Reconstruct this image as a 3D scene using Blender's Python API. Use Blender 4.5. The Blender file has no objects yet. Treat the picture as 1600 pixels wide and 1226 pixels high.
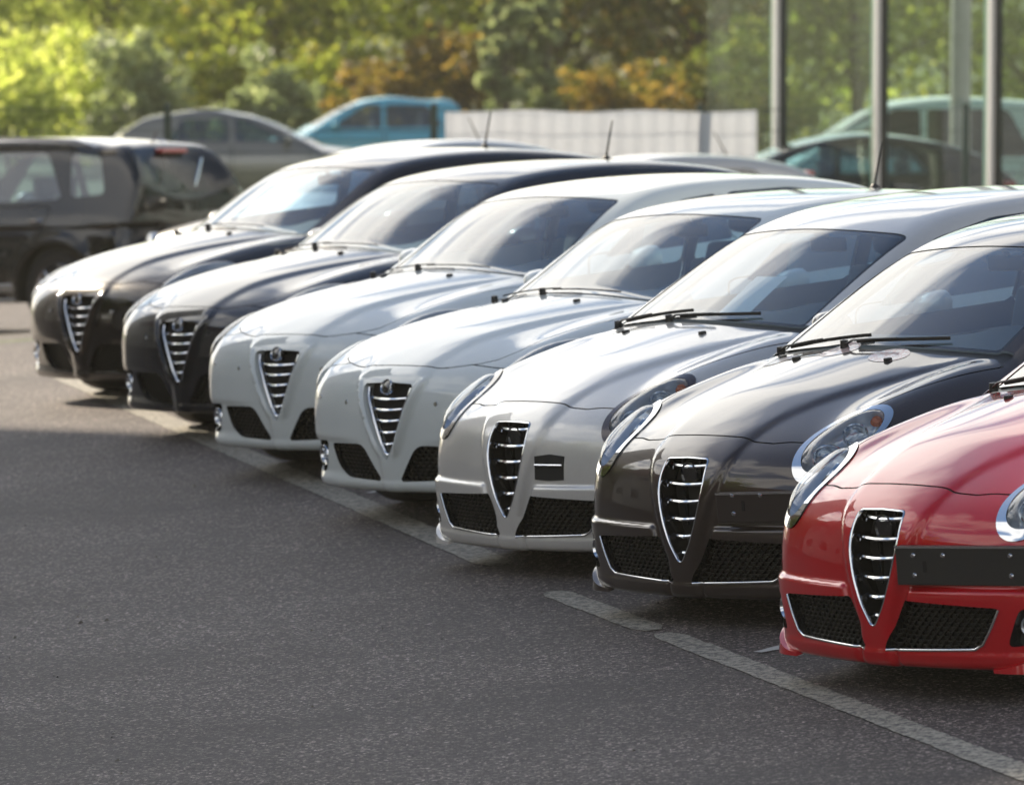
import bpy, bmesh, math, random
import numpy as np
from mathutils import Matrix, Vector
R = math.radians
rng = random.Random(7)
nrs = np.random.RandomState(5)
scene = bpy.context.scene
COL = scene.collection

# ------------------------------------------------------------------ camera, sky, sun, exposure
SLOPE = R(5.03)                       # the car park falls away to the left of the picture
SL = Matrix.Rotation(-SLOPE, 4, 'Y')  # "site" frame -> world
CAM_H, FPX = 3.009, 9149.7
PITCH = math.atan((613 + 197.9) / FPX)
cam_d = bpy.data.cameras.new('camera'); cam = bpy.data.objects.new('camera', cam_d); COL.objects.link(cam)
cam_d.sensor_width = 36; cam_d.sensor_fit = 'HORIZONTAL'; cam_d.lens = FPX / 1600 * 36
cam_d.clip_start = .5; cam_d.clip_end = 3000
cam.matrix_world = SL @ (Matrix.Translation((0, 0, CAM_H)) @ Matrix.Rotation(math.pi / 2 - PITCH, 4, 'X') @ Matrix.Rotation(R(-5.03), 4, 'Z'))
cam_d.dof.use_dof = True; cam_d.dof.focus_distance = 22.3; cam_d.dof.aperture_fstop = 5.0
scene.camera = cam

SUN_AZ, SUN_EL = R(-38), R(29)
CLOUD_OFF = (3.1, -1.6, 0)
OFFICE_H = 25.
world = bpy.data.worlds.new('World'); scene.world = world; world.use_nodes = True
wn = world.node_tree; wn.nodes.clear()
def wnode(t, **k):
    n = wn.nodes.new(t)
    for a, b in k.items(): setattr(n, a, b)
    return n
wo = wnode('ShaderNodeOutputWorld'); wb = wnode('ShaderNodeBackground'); wb.inputs[1].default_value = .075
sky = wnode('ShaderNodeTexSky', sky_type='NISHITA', sun_disc=False)
sky.sun_elevation = SUN_EL; sky.sun_rotation = SUN_AZ; sky.air_density = 1.0; sky.dust_density = .3; sky.ozone_density = 2.0
tc = wnode('ShaderNodeTexCoord'); sx = wnode('ShaderNodeSeparateXYZ')
wn.links.new(tc.outputs['Generated'], sx.inputs[0])
def wmath(op, a, b=None, c=None):
    n = wnode('ShaderNodeMath', operation=op)
    for i, v in enumerate((a, b, c)):
        if v is None: continue
        if hasattr(v, 'links'): wn.links.new(v, n.inputs[i])
        else: n.inputs[i].default_value = v
    return n.outputs[0]
# project the direction onto a cloud layer so that clouds flatten towards the horizon
den = wmath('MAXIMUM', wmath('ADD', sx.outputs[2], .12), .03)
cx = wmath('DIVIDE', sx.outputs[0], den); cy = wmath('DIVIDE', sx.outputs[1], den)
cmb = wnode('ShaderNodeCombineXYZ'); wn.links.new(cx, cmb.inputs[0]); wn.links.new(cy, cmb.inputs[1])
off = wnode('ShaderNodeVectorMath', operation='ADD'); wn.links.new(cmb.outputs[0], off.inputs[0]); off.inputs[1].default_value = CLOUD_OFF
nz = wnode('ShaderNodeTexNoise'); nz.inputs['Scale'].default_value = 1.25; nz.inputs['Detail'].default_value = 8
nz.inputs['Roughness'].default_value = .52; nz.inputs['Distortion'].default_value = .5
wn.links.new(off.outputs[0], nz.inputs['Vector'])
cr = wnode('ShaderNodeValToRGB'); cr.color_ramp.elements[0].position = .50; cr.color_ramp.elements[1].position = .60
wn.links.new(wmath('ADD', nz.outputs[0], wmath('MULTIPLY', wmath('SUBTRACT', .56, sx.outputs[2]), .26)), cr.inputs[0])   # more overlap of clouds low down
# clouds are brightest round the sun, as backlit clouds are
dt = wnode('ShaderNodeVectorMath', operation='DOT_PRODUCT'); wn.links.new(tc.outputs['Generated'], dt.inputs[0])
dt.inputs[1].default_value = (math.sin(SUN_AZ) * math.cos(SUN_EL), math.cos(SUN_AZ) * math.cos(SUN_EL), math.sin(SUN_EL))
glow = wmath('POWER', wmath('MAXIMUM', dt.outputs['Value'], 0.), 6.)
ccol = wnode('ShaderNodeMixRGB'); wn.links.new(glow, ccol.inputs[0]); ccol.inputs[1].default_value = (11.8, 11.3, 10.6, 1); ccol.inputs[2].default_value = (31, 30, 28, 1)
csh = wnode('ShaderNodeValToRGB'); csh.color_ramp.elements[0].position = .52; csh.color_ramp.elements[0].color = (1, 1, 1, 1); csh.color_ramp.elements[1].position = .74; csh.color_ramp.elements[1].color = (.55, .58, .63, 1); wn.links.new(nz.outputs[0], csh.inputs[0])
cml = wnode('ShaderNodeMixRGB', blend_type='MULTIPLY'); cml.inputs[0].default_value = 1; wn.links.new(ccol.outputs[0], cml.inputs[1]); wn.links.new(csh.outputs[0], cml.inputs[2])
mixc = wnode('ShaderNodeMixRGB')
up = wmath('MULTIPLY', cr.outputs[0], wmath('GREATER_THAN', sx.outputs[2], -.02))
wn.links.new(wmath('MULTIPLY', up, .92), mixc.inputs[0]); wn.links.new(sky.outputs[0], mixc.inputs[1]); wn.links.new(cml.outputs[0], mixc.inputs[2])
wn.links.new(mixc.outputs[0], wb.inputs[0]); wn.links.new(wb.outputs[0], wo.inputs[0])

sun_d = bpy.data.lights.new('sun', 'SUN'); sun_d.energy = 5.0; sun_d.angle = R(.6); sun_d.color = (1, .86, .67)
sun = bpy.data.objects.new('sun', sun_d); COL.objects.link(sun)
to_sun = Vector((math.sin(SUN_AZ) * math.cos(SUN_EL), math.cos(SUN_AZ) * math.cos(SUN_EL), math.sin(SUN_EL)))
sun.rotation_euler = to_sun.to_track_quat('Z', 'Y').to_euler()
scene.view_settings.view_transform = 'Standard'; scene.view_settings.look = 'None'
scene.view_settings.exposure = 1.02; scene.view_settings.gamma = 1; scene.view_settings.use_curve_mapping = False
scene.render.engine = 'CYCLES'; scene.cycles.use_denoising = True
scene.cycles.max_bounces = 10; scene.cycles.transparent_max_bounces = 24; scene.cycles.sample_clamp_indirect = 8
scene.cycles.caustics_reflective = False; scene.cycles.caustics_refractive = False

# ------------------------------------------------------------------ materials
class NT:
    def __init__(s, name):
        s.m = bpy.data.materials.new(name); s.m.use_nodes = True; s.t = s.m.node_tree
        s.b = s.t.nodes['Principled BSDF']; s.o = s.t.nodes['Material Output']
    def n(s, t, **k):
        x = s.t.nodes.new(t)
        for a, b in k.items():
            if a in x.inputs: x.inputs[a].default_value = b
            else: setattr(x, a, b)
        return x
    def l(s, a, b): s.t.links.new(a, b)
    def coord(s, w='Object'): return s.n('ShaderNodeTexCoord').outputs[w]
    def noise(s, scale, detail=4, rough=.55, vec=None, dist=0):
        x = s.n('ShaderNodeTexNoise'); x.inputs['Scale'].default_value = scale; x.inputs['Detail'].default_value = detail
        x.inputs['Roughness'].default_value = rough; x.inputs['Distortion'].default_value = dist
        if vec is not None: s.l(vec, x.inputs['Vector'])
        return x.outputs[0]
    def ramp(s, fac, stops):
        x = s.n('ShaderNodeValToRGB'); e = x.color_ramp.elements
        while len(e) < len(stops): e.new(.5)
        for i, (p, c) in enumerate(stops):
            e[i].position = p; e[i].color = c if len(c) == 4 else (*c, 1)
        s.l(fac, x.inputs[0]); return x.outputs[0]
    def mix(s, f, a, b, mode='MIX'):
        x = s.n('ShaderNodeMixRGB', blend_type=mode)
        for i, v in ((0, f), (1, a), (2, b)):
            if hasattr(v, 'links'): s.l(v, x.inputs[i])
            else: x.inputs[i].default_value = v if i == 0 else (v if len(v) == 4 else (*v, 1))
        return x.outputs[0]
    def bump(s, h, strength=.3, dist=.01):
        x = s.n('ShaderNodeBump'); x.inputs['Strength'].default_value = strength; x.inputs['Distance'].default_value = dist
        s.l(h, x.inputs['Height']); s.l(x.outputs[0], s.b.inputs['Normal'])
def P(name, col, rough=.5, metal=0, coat=0, **kw):
    m = NT(name); m.b.inputs['Base Color'].default_value = (*col, 1); m.b.inputs['Roughness'].default_value = rough
    m.b.inputs['Metallic'].default_value = metal; m.b.inputs['Coat Weight'].default_value = coat
    for k, v in kw.items(): m.b.inputs[k.replace('_', ' ')].default_value = v
    return m
def paint(name, col, metal=.0, rough=.35, flake=0.):
    m = P(name, col, rough, metal, 1.0, Coat_Roughness=.02, Coat_IOR=1.6, Specular_IOR_Level=.08)
    co = m.coord()
    v = m.n('ShaderNodeTexVoronoi'); v.inputs['Scale'].default_value = 900; m.l(co, v.inputs['Vector'])
    dust = m.noise(3.5, 6, .6, co)
    c = m.mix(m.ramp(dust, [(.45, (0, 0, 0)), (.8, (1, 1, 1))]), col, tuple(min(1, x * .94 + .005) for x in col))
    if flake:
        c2 = m.n('ShaderNodeSeparateXYZ'); m.l(v.outputs['Color'], c2.inputs[0])
        c = m.mix(m.ramp(c2.outputs[0], [(.3, (0, 0, 0)), (1, (flake,) * 3)]), c, tuple(min(1, x * 2.0 + .01) for x in col))
    m.l(c, m.b.inputs['Base Color'])
    r = m.ramp(m.noise(7, 5, .6, co), [(.3, (.008,) * 3), (.8, (.035,) * 3)]); m.l(r, m.b.inputs['Coat Roughness'])
    return m.m
M = {}
M['white'] = paint('white_paint', (.63, .67, .655), 0, .4)
M['cream'] = paint('pale_champagne_paint', (.58, .56, .52), .3, .32, .25)
M['greybrown'] = paint('dark_grey_brown_paint', (.036, .025, .021), .4, .3, .35)
M['red'] = paint('red_paint', (.42, .0006, .007), .12, .3, .25)
M['brown'] = paint('dark_brown_paint', (.005, .0022, .002), .15, .3, .3)
M['navy'] = paint('blue_black_paint', (.004, .005, .010), .15, .28, .25)
M['blackcar'] = paint('black_paint', (.012, .012, .012), .2, .3)
M['silver'] = paint('silver_paint', (.50, .50, .49), .7, .3, .2)
M['grey'] = paint('grey_paint', (.20, .20, .19), .6, .3, .2)
M['blue'] = paint('sky_blue_paint', (.10, .38, .52), .1, .3)
M['chrome'] = P('chrome', (.78, .79, .80), .07, 1).m
M['satin'] = P('satin_metal', (.55, .56, .57), .22, 1).m
M['black'] = P('black_plastic', (.014, .014, .015), .42).m
M['blackgloss'] = P('gloss_black_plastic', (.010, .010, .011), .12, 0, .6).m
M['dark'] = P('dark_cavity', (.006, .006, .006), .8).m
M['seal'] = P('rubber_seal', (.012, .012, .012), .6).m
M['trim'] = P('dashboard_plastic', (.035, .036, .04), .6).m
M['ringdark'] = P('dark_lamp_ring', (.05, .035, .035), .25, .3, 1.).m
M['platebrown'] = P('brown_plate_holder', (.035, .026, .023), .32, .2, .5).m
_s = P('sticker_reflection_paint', (.6, .5, .48), .3, 0, .6); _s.l(_s.ramp(_s.noise(38, 3, .6, _s.coord()), [(.42, (.62, .58, .54)), (.5, (.5, .22, .2)), (.6, (.66, .62, .58))]), _s.b.inputs['Base Color']); M['sticker_refl'] = _s.m  # reflected stickers put into the colour
M['liner'] = P('headliner_fabric', (.14, .14, .14), .9).m
M['mesh'] = P('intake_mesh_plastic', (.007, .007, .007), .4).m
M['darklens'] = P('smoked_lens', (.05, .006, .006), .1, 0, .8).m
M['redlens'] = P('red_lens', (.35, .01, .01), .12, 0, .8).m
M['orange'] = P('amber_lens', (.45, .11, .02), .2, 0, .5).m
M['paper'] = P('paper_sheet', (.78, .78, .76), .7).m
_t = P('tyre_rubber', (.018, .018, .019), .75); _t.bump(_t.noise(60, 3, .5, _t.coord()), .3, .004); M['tyre'] = _t.m
_f = P('seat_fabric', (.05, .052, .058), .85); _f.bump(_f.noise(220, 2, .5, _f.coord()), .3, .002); M['seat'] = _f.m
_p = P('plate_holder_plastic', (.022, .021, .020), .38)
_p.l(_p.ramp(_p.noise(26, 6, .7, _p.coord()), [(.35, (.30,) * 3), (.7, (.55,) * 3)]), _p.b.inputs['Roughness']); M['plate'] = _p.m
def glass(name, tint, refl_rough=.0, ior=1.5, alpha_min=0.):
    m = NT(name); m.t.nodes.remove(m.b)
    tr = m.n('ShaderNodeBsdfTransparent'); tr.inputs[0].default_value = (*tint, 1)
    gl = m.n('ShaderNodeBsdfGlossy'); gl.inputs['Roughness'].default_value = refl_rough; gl.inputs[0].default_value = (1, 1, 1, 1)
    fr = m.n('ShaderNodeFresnel'); fr.inputs[0].default_value = ior
    ge = m.n('ShaderNodeNewGeometry'); fm = m.n('ShaderNodeMixRGB'); m.l(ge.outputs['Backfacing'], fm.inputs[0]); m.l(fr.outputs[0], fm.inputs[1]); fm.inputs[2].default_value = (.08, .08, .08, 1)
    mx = m.n('ShaderNodeMixShader'); m.l(fm.outputs[0], mx.inputs[0]); m.l(tr.outputs[0], mx.inputs[1]); m.l(gl.outputs[0], mx.inputs[2])
    m.l(mx.outputs[0], m.o.inputs[0]); return m.m
M['glass'] = glass('windscreen_glass', (.60, .74, .80), .005, 2.2)
M['privacy'] = glass('tinted_glass', (.07, .085, .085), .02, 1.6)
M['lens'] = glass('headlight_lens', (.88, .91, .93), .01, 1.5)
M['lamp'] = P('lamp_reflector', (.64, .67, .71), .20, .6).m

# ------------------------------------------------------------------ object helpers
def link(o, parent=None):
    COL.objects.link(o)
    if parent is not None: o.parent = parent
    return o
def mesh(name, V, F, mat, parent=None, normals=None, smooth=False, mats=None, fm=None):
    me = bpy.data.meshes.new(name); me.from_pydata([tuple(v) for v in V], [], F)
    for m in (mats or [mat]): me.materials.append(m)
    if fm is not None: me.polygons.foreach_set('material_index', fm)
    if smooth or normals is not None: me.polygons.foreach_set('use_smooth', [True] * len(me.polygons))
    if normals is not None: me.normals_split_custom_set_from_vertices([tuple(n) for n in normals])
    me.update()
    return link(bpy.data.objects.new(name, me), parent)
def empty(name, label, cat, group=None, mat=None):
    o = bpy.data.objects.new(name, None); o.empty_display_size = .2; COL.objects.link(o)
    tag(o, label, cat, group)
    if mat is not None: o.matrix_world = mat
    return o
def tag(o, label=None, cat=None, group=None, kind=None):
    if label: o['label'] = label
    if cat: o['category'] = cat
    if group: o['group'] = group
    if kind: o['kind'] = kind
    return o
class MB:
    def __init__(s): s.V = []; s.F = []
    def add(s, V, F):
        k = len(s.V); s.V += [tuple(v) for v in V]; s.F += [tuple(i + k for i in f) for f in F]; return s
    def box(s, a, b, M4=None):
        x0, y0, z0 = a; x1, y1, z1 = b
        V = [(x0, y0, z0), (x1, y0, z0), (x1, y1, z0), (x0, y1, z0), (x0, y0, z1), (x1, y0, z1), (x1, y1, z1), (x0, y1, z1)]
        if M4 is not None: V = [M4 @ Vector(v) for v in V]
        return s.add(V, [(0, 3, 2, 1), (4, 5, 6, 7), (0, 1, 5, 4), (1, 2, 6, 5), (2, 3, 7, 6), (3, 0, 4, 7)])
    def tube(s, pts, r, n=8, closed=False, ry=None, up=None):
        pts = [Vector(p) for p in pts]; N = len(pts); V = []
        for i, p in enumerate(pts):
            a = pts[(i - 1) % N] if (closed or i > 0) else p; b = pts[(i + 1) % N] if (closed or i < N - 1) else p
            t = (b - a).normalized(); u = Vector(up) if up is not None else (Vector((0, 0, 1)) if abs(t.z) < .9 else Vector((1, 0, 0)))
            e1 = t.cross(u).normalized(); e2 = e1.cross(t)
            rr = r[i] if hasattr(r, '__len__') else r; r2 = (ry if ry is not None else rr)
            for k in range(n):
                q = 2 * math.pi * k / n; V.append(p + e1 * math.cos(q) * rr + e2 * math.sin(q) * r2)
        F = []
        for i in range(N if closed else N - 1):
            j = (i + 1) % N
            for k in range(n): F.append((i * n + k, i * n + (k + 1) % n, j * n + (k + 1) % n, j * n + k))
        if not closed: F += [tuple(range(n - 1, -1, -1)), tuple((N - 1) * n + k for k in range(n))]
        return s.add(V, F)
    def lathe(s, prof, M4, n=32):           # prof: (radius, along axis z)
        V = []; F = []
        for r, z in prof:
            for k in range(n):
                q = 2 * math.pi * k / n; V.append(M4 @ Vector((r * math.cos(q), r * math.sin(q), z)))
        for i in range(len(prof) - 1):
            for k in range(n): F.append((i * n + k, i * n + (k + 1) % n, (i + 1) * n + (k + 1) % n, (i + 1) * n + k))
        return s.add(V, F)
    def obj(s, name, mat, parent=None, smooth=False, bevel=0, angle=40):
        o = mesh(name, s.V, s.F, mat, parent, smooth=smooth)
        if smooth: o.data.set_sharp_from_angle(angle=R(angle))
        if bevel:
            b = o.modifiers.new('b', 'BEVEL'); b.width = bevel; b.segments = 2; b.limit_method = 'ANGLE'; b.harden_normals = False
        return o
# ------------------------------------------------------------------ implicit car bodies
def cspline(kn):
    """natural cubic spline through knots, linear outside"""
    x = np.array([k[0] for k in kn], float); y = np.array([k[1] for k in kn], float); n = len(x)
    h = np.diff(x); A = np.eye(n); b = np.zeros(n)
    for i in range(1, n - 1):
        A[i, i - 1] = h[i - 1]; A[i, i] = 2 * (h[i - 1] + h[i]); A[i, i + 1] = h[i]
        b[i] = 6 * ((y[i + 1] - y[i]) / h[i] - (y[i] - y[i - 1]) / h[i - 1])
    m = np.linalg.solve(A, b)
    s0 = (y[1] - y[0]) / h[0] - h[0] * m[1] / 6; s1 = (y[-1] - y[-2]) / h[-1] + h[-1] * m[-2] / 6
    def f(t):
        t = np.asarray(t, float); i = np.clip(np.searchsorted(x, t) - 1, 0, n - 2); d = x[i + 1] - x[i]
        tc_ = np.clip(t, x[0], x[-1]); a = (x[i + 1] - tc_) / d; c = (tc_ - x[i]) / d
        v = a * y[i] + c * y[i + 1] + ((a ** 3 - a) * m[i] + (c ** 3 - c) * m[i + 1]) * d * d / 6
        return v + s0 * np.minimum(t - x[0], 0) + s1 * np.maximum(t - x[-1], 0)
    return f
def smax(a, b, k):
    h = np.maximum(k - np.abs(a - b), 0) / k
    return np.maximum(a, b) + h * h * h * k / 6
def smin(a, b, k): return -smax(-a, -b, k)
def sig(t): return .5 + .5 * np.tanh(np.clip(t, -20, 20))
def sd_poly(px, py, poly):
    d = np.full(px.shape, 1e9); s = np.ones(px.shape)
    n = len(poly)
    for i in range(n):
        ax, ay_ = poly[i]; bx, by = poly[i - 1]
        ex, ey = bx - ax, by - ay_; wx, wy = px - ax, py - ay_
        t = np.clip((wx * ex + wy * ey) / (ex * ex + ey * ey + 1e-12), 0, 1)
        d = np.minimum(d, (wx - ex * t) ** 2 + (wy - ey * t) ** 2)
        c1 = py >= ay_; c2 = py < by; c3 = ex * wy > ey * wx
        flip = (c1 & c2 & c3) | (~c1 & ~c2 & ~c3)
        s = np.where(flip, -s, s)
    return s * np.sqrt(d)
def rpoly(poly, r=.03, n=5):
    """polygon with rounded corners (r may be a list)"""
    out = []; N = len(poly)
    for i in range(N):
        p = np.array(poly[i], float); a = np.array(poly[i - 1], float) - p; b = np.array(poly[(i + 1) % N], float) - p
        rr = r[i] if hasattr(r, '__len__') else r
        la, lb = np.linalg.norm(a), np.linalg.norm(b); c = min(rr, la * .48, lb * .48)
        p0 = p + a / la * c; p1 = p + b / lb * c
        for k in range(n + 1):
            t = k / n; out.append(tuple((1 - t) ** 2 * p0 + 2 * t * (1 - t) * p + t * t * p1))
    return out
def mirror_poly(half):
    """half: list of (a>=0, b) from top centre to bottom centre; returns closed symmetric polygon"""
    return half + [(-a, b) for a, b in reversed(half) if a > 1e-6]

class Car:
    def __init__(s, **k):
        s.__dict__.update(k)
        for n in ('top', 'prof', 'wid', 'gh', 'rearp', 'ghw'): setattr(s, 'f_' + n, cspline(getattr(s, n)))
    def front_surface(s, ay, z):
        x = s.plan_a * ay ** 2 + s.plan_b * np.maximum(ay - s.plan_c, 0) ** 2 + s.f_prof(z)
        return x + (s.front_extra(ay, z) if s.front_extra else 0)
    def F(s, Pn):
        x, y, z = Pn[:, 0], Pn[:, 1], Pn[:, 2]; ay = np.sqrt(y * y + 1e-6)
        zt = s.f_top(x) - s.crown * ay ** 2
        if s.top_extra: zt = zt + s.top_extra(x, ay)
        top = (z - zt)
        W = s.f_wid(x); q = (z - s.zmid)
        Ys = W - np.where(q > 0, s.tumble, s.under) * q * q
        if s.detail:
            for wx in s.wheels:
                rr = np.sqrt((x - wx) ** 2 + (z - s.wr) ** 2)
                Ys = Ys + s.flare * np.exp(-((rr - s.wr - .075) / .07) ** 2)
        side = ay - Ys
        front = (s.front_surface(ay, z) - x) * .95
        rear = (x - (s.f_rearp(z) - s.rear_a * ay ** 2))
        bot = (s.zbot - z) if not callable(s.zbot) else (s.zbot(x) - z)
        low = smax(top, front, s.kf)
        low = smax(low, side, s.ks); low = smax(low, rear, .12); low = smax(low, bot, .05)
        e = x - s.wrap * ay ** 2
        zg = s.f_gh(e) - s.ghcrown * ay ** 2
        g1 = (z - zg) * s.ghs
        Yg = s.f_ghw(x) - s.tumg * (z - s.ghz)
        g2 = (ay - Yg) * .94
        g = smax(g1, g2, s.kg)
        g = smax(g, s.ghz - .15 - z, .02)
        g = smax(g, x - s.ghrear, .04)
        return smin(low, g, s.kb)
    def grad(s, Pn, e=4e-4):
        g = np.empty_like(Pn)
        for i in range(3):
            d = np.zeros(3); d[i] = e
            g[:, i] = (s.F(Pn + d) - s.F(Pn - d)) / (2 * e)
        return g
    def project(s, Pn, it=4):
        Pn = Pn.copy()
        for _ in range(it):
            f = s.F(Pn); g = s.grad(Pn); gg = np.maximum((g * g).sum(1), 1e-3)
            st = -(f / gg)[:, None] * g; L = np.linalg.norm(st, axis=1, keepdims=True)
            Pn += st * np.minimum(1, .03 / np.maximum(L, 1e-9))
        return Pn
    def normals(s, Pn, e=8e-4):
        g = s.grad(Pn, e); return g / np.maximum(np.linalg.norm(g, axis=1, keepdims=True), 1e-9)
    def cast(s, axis, a, b, start, step=.01, n=160, sign=1):
        """first surface crossing along an axis; a,b = the two other coordinates in xyz order"""
        a = np.atleast_1d(np.asarray(a, float)); b = np.atleast_1d(np.asarray(b, float)); t = np.full(a.shape, float(start)); done = np.zeros(a.shape, bool)
        o = [i for i in range(3) if i != axis]
        def ev(tt):
            Pn = np.empty((len(a), 3)); Pn[:, o[0]] = a; Pn[:, o[1]] = b; Pn[:, axis] = tt; return s.F(Pn)
        for _ in range(n):
            f = ev(t); done |= f < 0
            t = np.where(done, t, t + sign * step)
            if done.all(): break
        lo = t - sign * step; hi = t
        for _ in range(14):
            m = (lo + hi) / 2; f = ev(m); lo = np.where(f > 0, m, lo); hi = np.where(f > 0, hi, m)
        return (lo + hi) / 2
    def fx(s, y, z): return s.cast(0, y, z, -.3)
    def tz(s, x, y): return s.cast(2, x, y, 1.9, .02, 120, -1)
    def sy(s, x, z): return s.cast(1, x, z, 1.2, .01, 120, -1)

def surface_nets(car, xs, ys, zs):
    nx, ny, nz = len(xs), len(ys), len(zs)
    X, Y, Z = np.meshgrid(xs, ys, zs, indexing='ij')
    Pn = np.stack([X.ravel(), Y.ravel(), Z.ravel()], 1)
    v = np.concatenate([car.F(Pn[i:i + 400000]) for i in range(0, len(Pn), 400000)]).reshape(nx, ny, nz)
    ins = v < 0
    acc = np.zeros((nx - 1, ny - 1, nz - 1, 3)); cnt = np.zeros((nx - 1, ny - 1, nz - 1))
    co = (xs, ys, zs); quads = []
    cells = {}
    for ax in range(3):
        sl0 = [slice(None)] * 3; sl1 = [slice(None)] * 3; sl0[ax] = slice(0, -1); sl1[ax] = slice(1, None)
        a, b = v[tuple(sl0)], v[tuple(sl1)]; cr_ = (a < 0) != (b < 0)
        I = np.argwhere(cr_)
        if not len(I): continue
        av, bv = a[cr_], b[cr_]; t = av / (av - bv)
        Pt = np.stack([xs[I[:, 0]], ys[I[:, 1]], zs[I[:, 2]]], 1)
        Pt[:, ax] += t * (co[ax][I[:, ax] + 1] - co[ax][I[:, ax]])
        o = [i for i in range(3) if i != ax]
        ok = (I[:, o[0]] > 0) & (I[:, o[0]] < (nx, ny, nz)[o[0]] - 1) & (I[:, o[1]] > 0) & (I[:, o[1]] < (nx, ny, nz)[o[1]] - 1)
        I, Pt, av = I[ok], Pt[ok], av[ok]
        idx = []
        for d0, d1 in ((0, 0), (1, 0), (1, 1), (0, 1)):
            J = I.copy(); J[:, o[0]] -= d0; J[:, o[1]] -= d1
            np.add.at(acc, (J[:, 0], J[:, 1], J[:, 2]), Pt); np.add.at(cnt, (J[:, 0], J[:, 1], J[:, 2]), 1)
            idx.append(J)
        quads.append((idx, (av < 0) ^ (ax == 1)))
    used = cnt > 0; num = -np.ones(used.shape, int); num[used] = np.arange(used.sum())
    V = acc[used] / cnt[used][:, None]; F = []
    for idx, flip in quads:
        q = np.stack([num[J[:, 0], J[:, 1], J[:, 2]] for J in idx], 1)
        q[~flip] = q[~flip][:, ::-1]
        F.append(q)
    return V, np.concatenate(F)

class Skin:
    """polygon soup on the implicit surface, cut along contours of 2-D distance functions; every face carries a tag"""
    def __init__(s, car, xs, ys, zs):
        s.car = car; V, F = surface_nets(car, xs, ys, zs)
        s.V = car.project(V); s.F = [tuple(f) for f in F.tolist()]; s.T = ['body'] * len(s.F)
        Q = np.array(s.F); c = np.cross(s.V[Q[:, 2]] - s.V[Q[:, 0]], s.V[Q[:, 3]] - s.V[Q[:, 1]])
        s.upd(); bad = (c * s.N[Q].sum(1)).sum(1) < 0; Q[bad] = Q[bad][:, ::-1]; s.F = [tuple(f) for f in Q.tolist()]
    def upd(s): s.N = s.car.normals(s.V)
    def cut(s, fn, tagname, mask=None, only=('body',), level=0.):
        """fn(P)->signed distance; inside (<level) faces get tagname; mask(P,N)->bool on vertices"""
        d = fn(s.V) - level
        d[np.abs(d) < 2e-4] = 2e-4
        m = np.ones(len(s.V), bool) if mask is None else mask(s.V, s.N)
        newF, newT, addP, ed = [], [], [], {}
        base = len(s.V)
        dn = d.tolist(); ml = m.tolist(); only = set(only)
        for f, t in zip(s.F, s.T):
            if t not in only: newF.append(f); newT.append(t); continue
            c = 0
            for i in f:
                if dn[i] < 0: c += 1
            if c == 0: newF.append(f); newT.append(t); continue
            if not all(ml[i] for i in f): newF.append(f); newT.append(t); continue
            if c == len(f): newF.append(f); newT.append(tagname); continue
            a_in, a_out = [], []
            n = len(f)
            for k in range(n):
                i, j = f[k], f[(k + 1) % n]
                (a_in if dn[i] < 0 else a_out).append(i)
                if (dn[i] < 0) != (dn[j] < 0):
                    key = (i, j) if i < j else (j, i)
                    if key not in ed:
                        tt = dn[key[0]] / (dn[key[0]] - dn[key[1]])
                        ed[key] = base + len(addP); addP.append(s.V[key[0]] * (1 - tt) + s.V[key[1]] * tt)
                    a_in.append(ed[key]); a_out.append(ed[key])
            if len(a_in) >= 3: newF.append(tuple(a_in)); newT.append(tagname)
            if len(a_out) >= 3: newF.append(tuple(a_out)); newT.append(t)
        # neighbours of other tags sharing a split edge must take the vertex too
        if addP:
            A = s.car.project(np.array(addP), 2)
            s.V = np.concatenate([s.V, A]); s.N = np.concatenate([s.N, s.car.normals(A)])
        s.F, s.T = newF, newT
    def sub(s, tags):
        fs = [f for f, t in zip(s.F, s.T) if t in tags]
        mp = {}; out = []
        for f in fs:
            out.append(tuple(mp.setdefault(i, len(mp)) for i in f))
        idx = np.array(list(mp.keys()), int)
        return idx, out
    def build(s, tags, name, mat, parent, off=0., dirv=None):
        idx, F = s.sub(tags)
        if not len(F): return None
        V = s.V[idx]; N = s.N[idx]
        if off: V = V + N * off
        if dirv is not None: V = V + np.array(dirv)
        return mesh(name, V, F, mat, parent, normals=N)
    def boundary(s, tags):
        """directed boundary edges of the faces with these tags"""
        E = {}
        for f, t in zip(s.F, s.T):
            if t in tags:
                for k in range(len(f)): E[(f[k], f[(k + 1) % len(f)])] = 1
        return [(a, b) for a, b in E if (b, a) not in E]
    def walls(s, tags, depth_fn, name, mat, parent, back=None, backmat=None, sel=None):
        """recess: walls going in from the rim of the tagged faces, and the faces themselves pushed to the bottom as a backing"""
        idx, F = s.sub(tags)
        if not len(F): return None
        mp = {i: k for k, i in enumerate(idx)}
        B = s.boundary(tags)
        D = depth_fn(s.V[idx])
        V = list(s.V[idx] + D); nV = len(V)
        W = []; wf = []; k = 0
        rim = {}
        for a, b in B:
            for q in (a, b):
                if q not in rim: rim[q] = len(W); W.append(s.V[q]); W.append(s.V[q] + D[mp[q]])
            wf.append((rim[a], rim[b], rim[b] + 1, rim[a] + 1))
        wall = mesh(name, W, wf, mat, parent, smooth=True) if wf else None
        if back: mesh(back, V, F, backmat, parent)
        return wall

def axis(*seg):
    out = []
    for a, b, h in seg: out += list(np.arange(a, b - h * .3, h))
    out.append(seg[-1][1]); return np.array(out)

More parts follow.
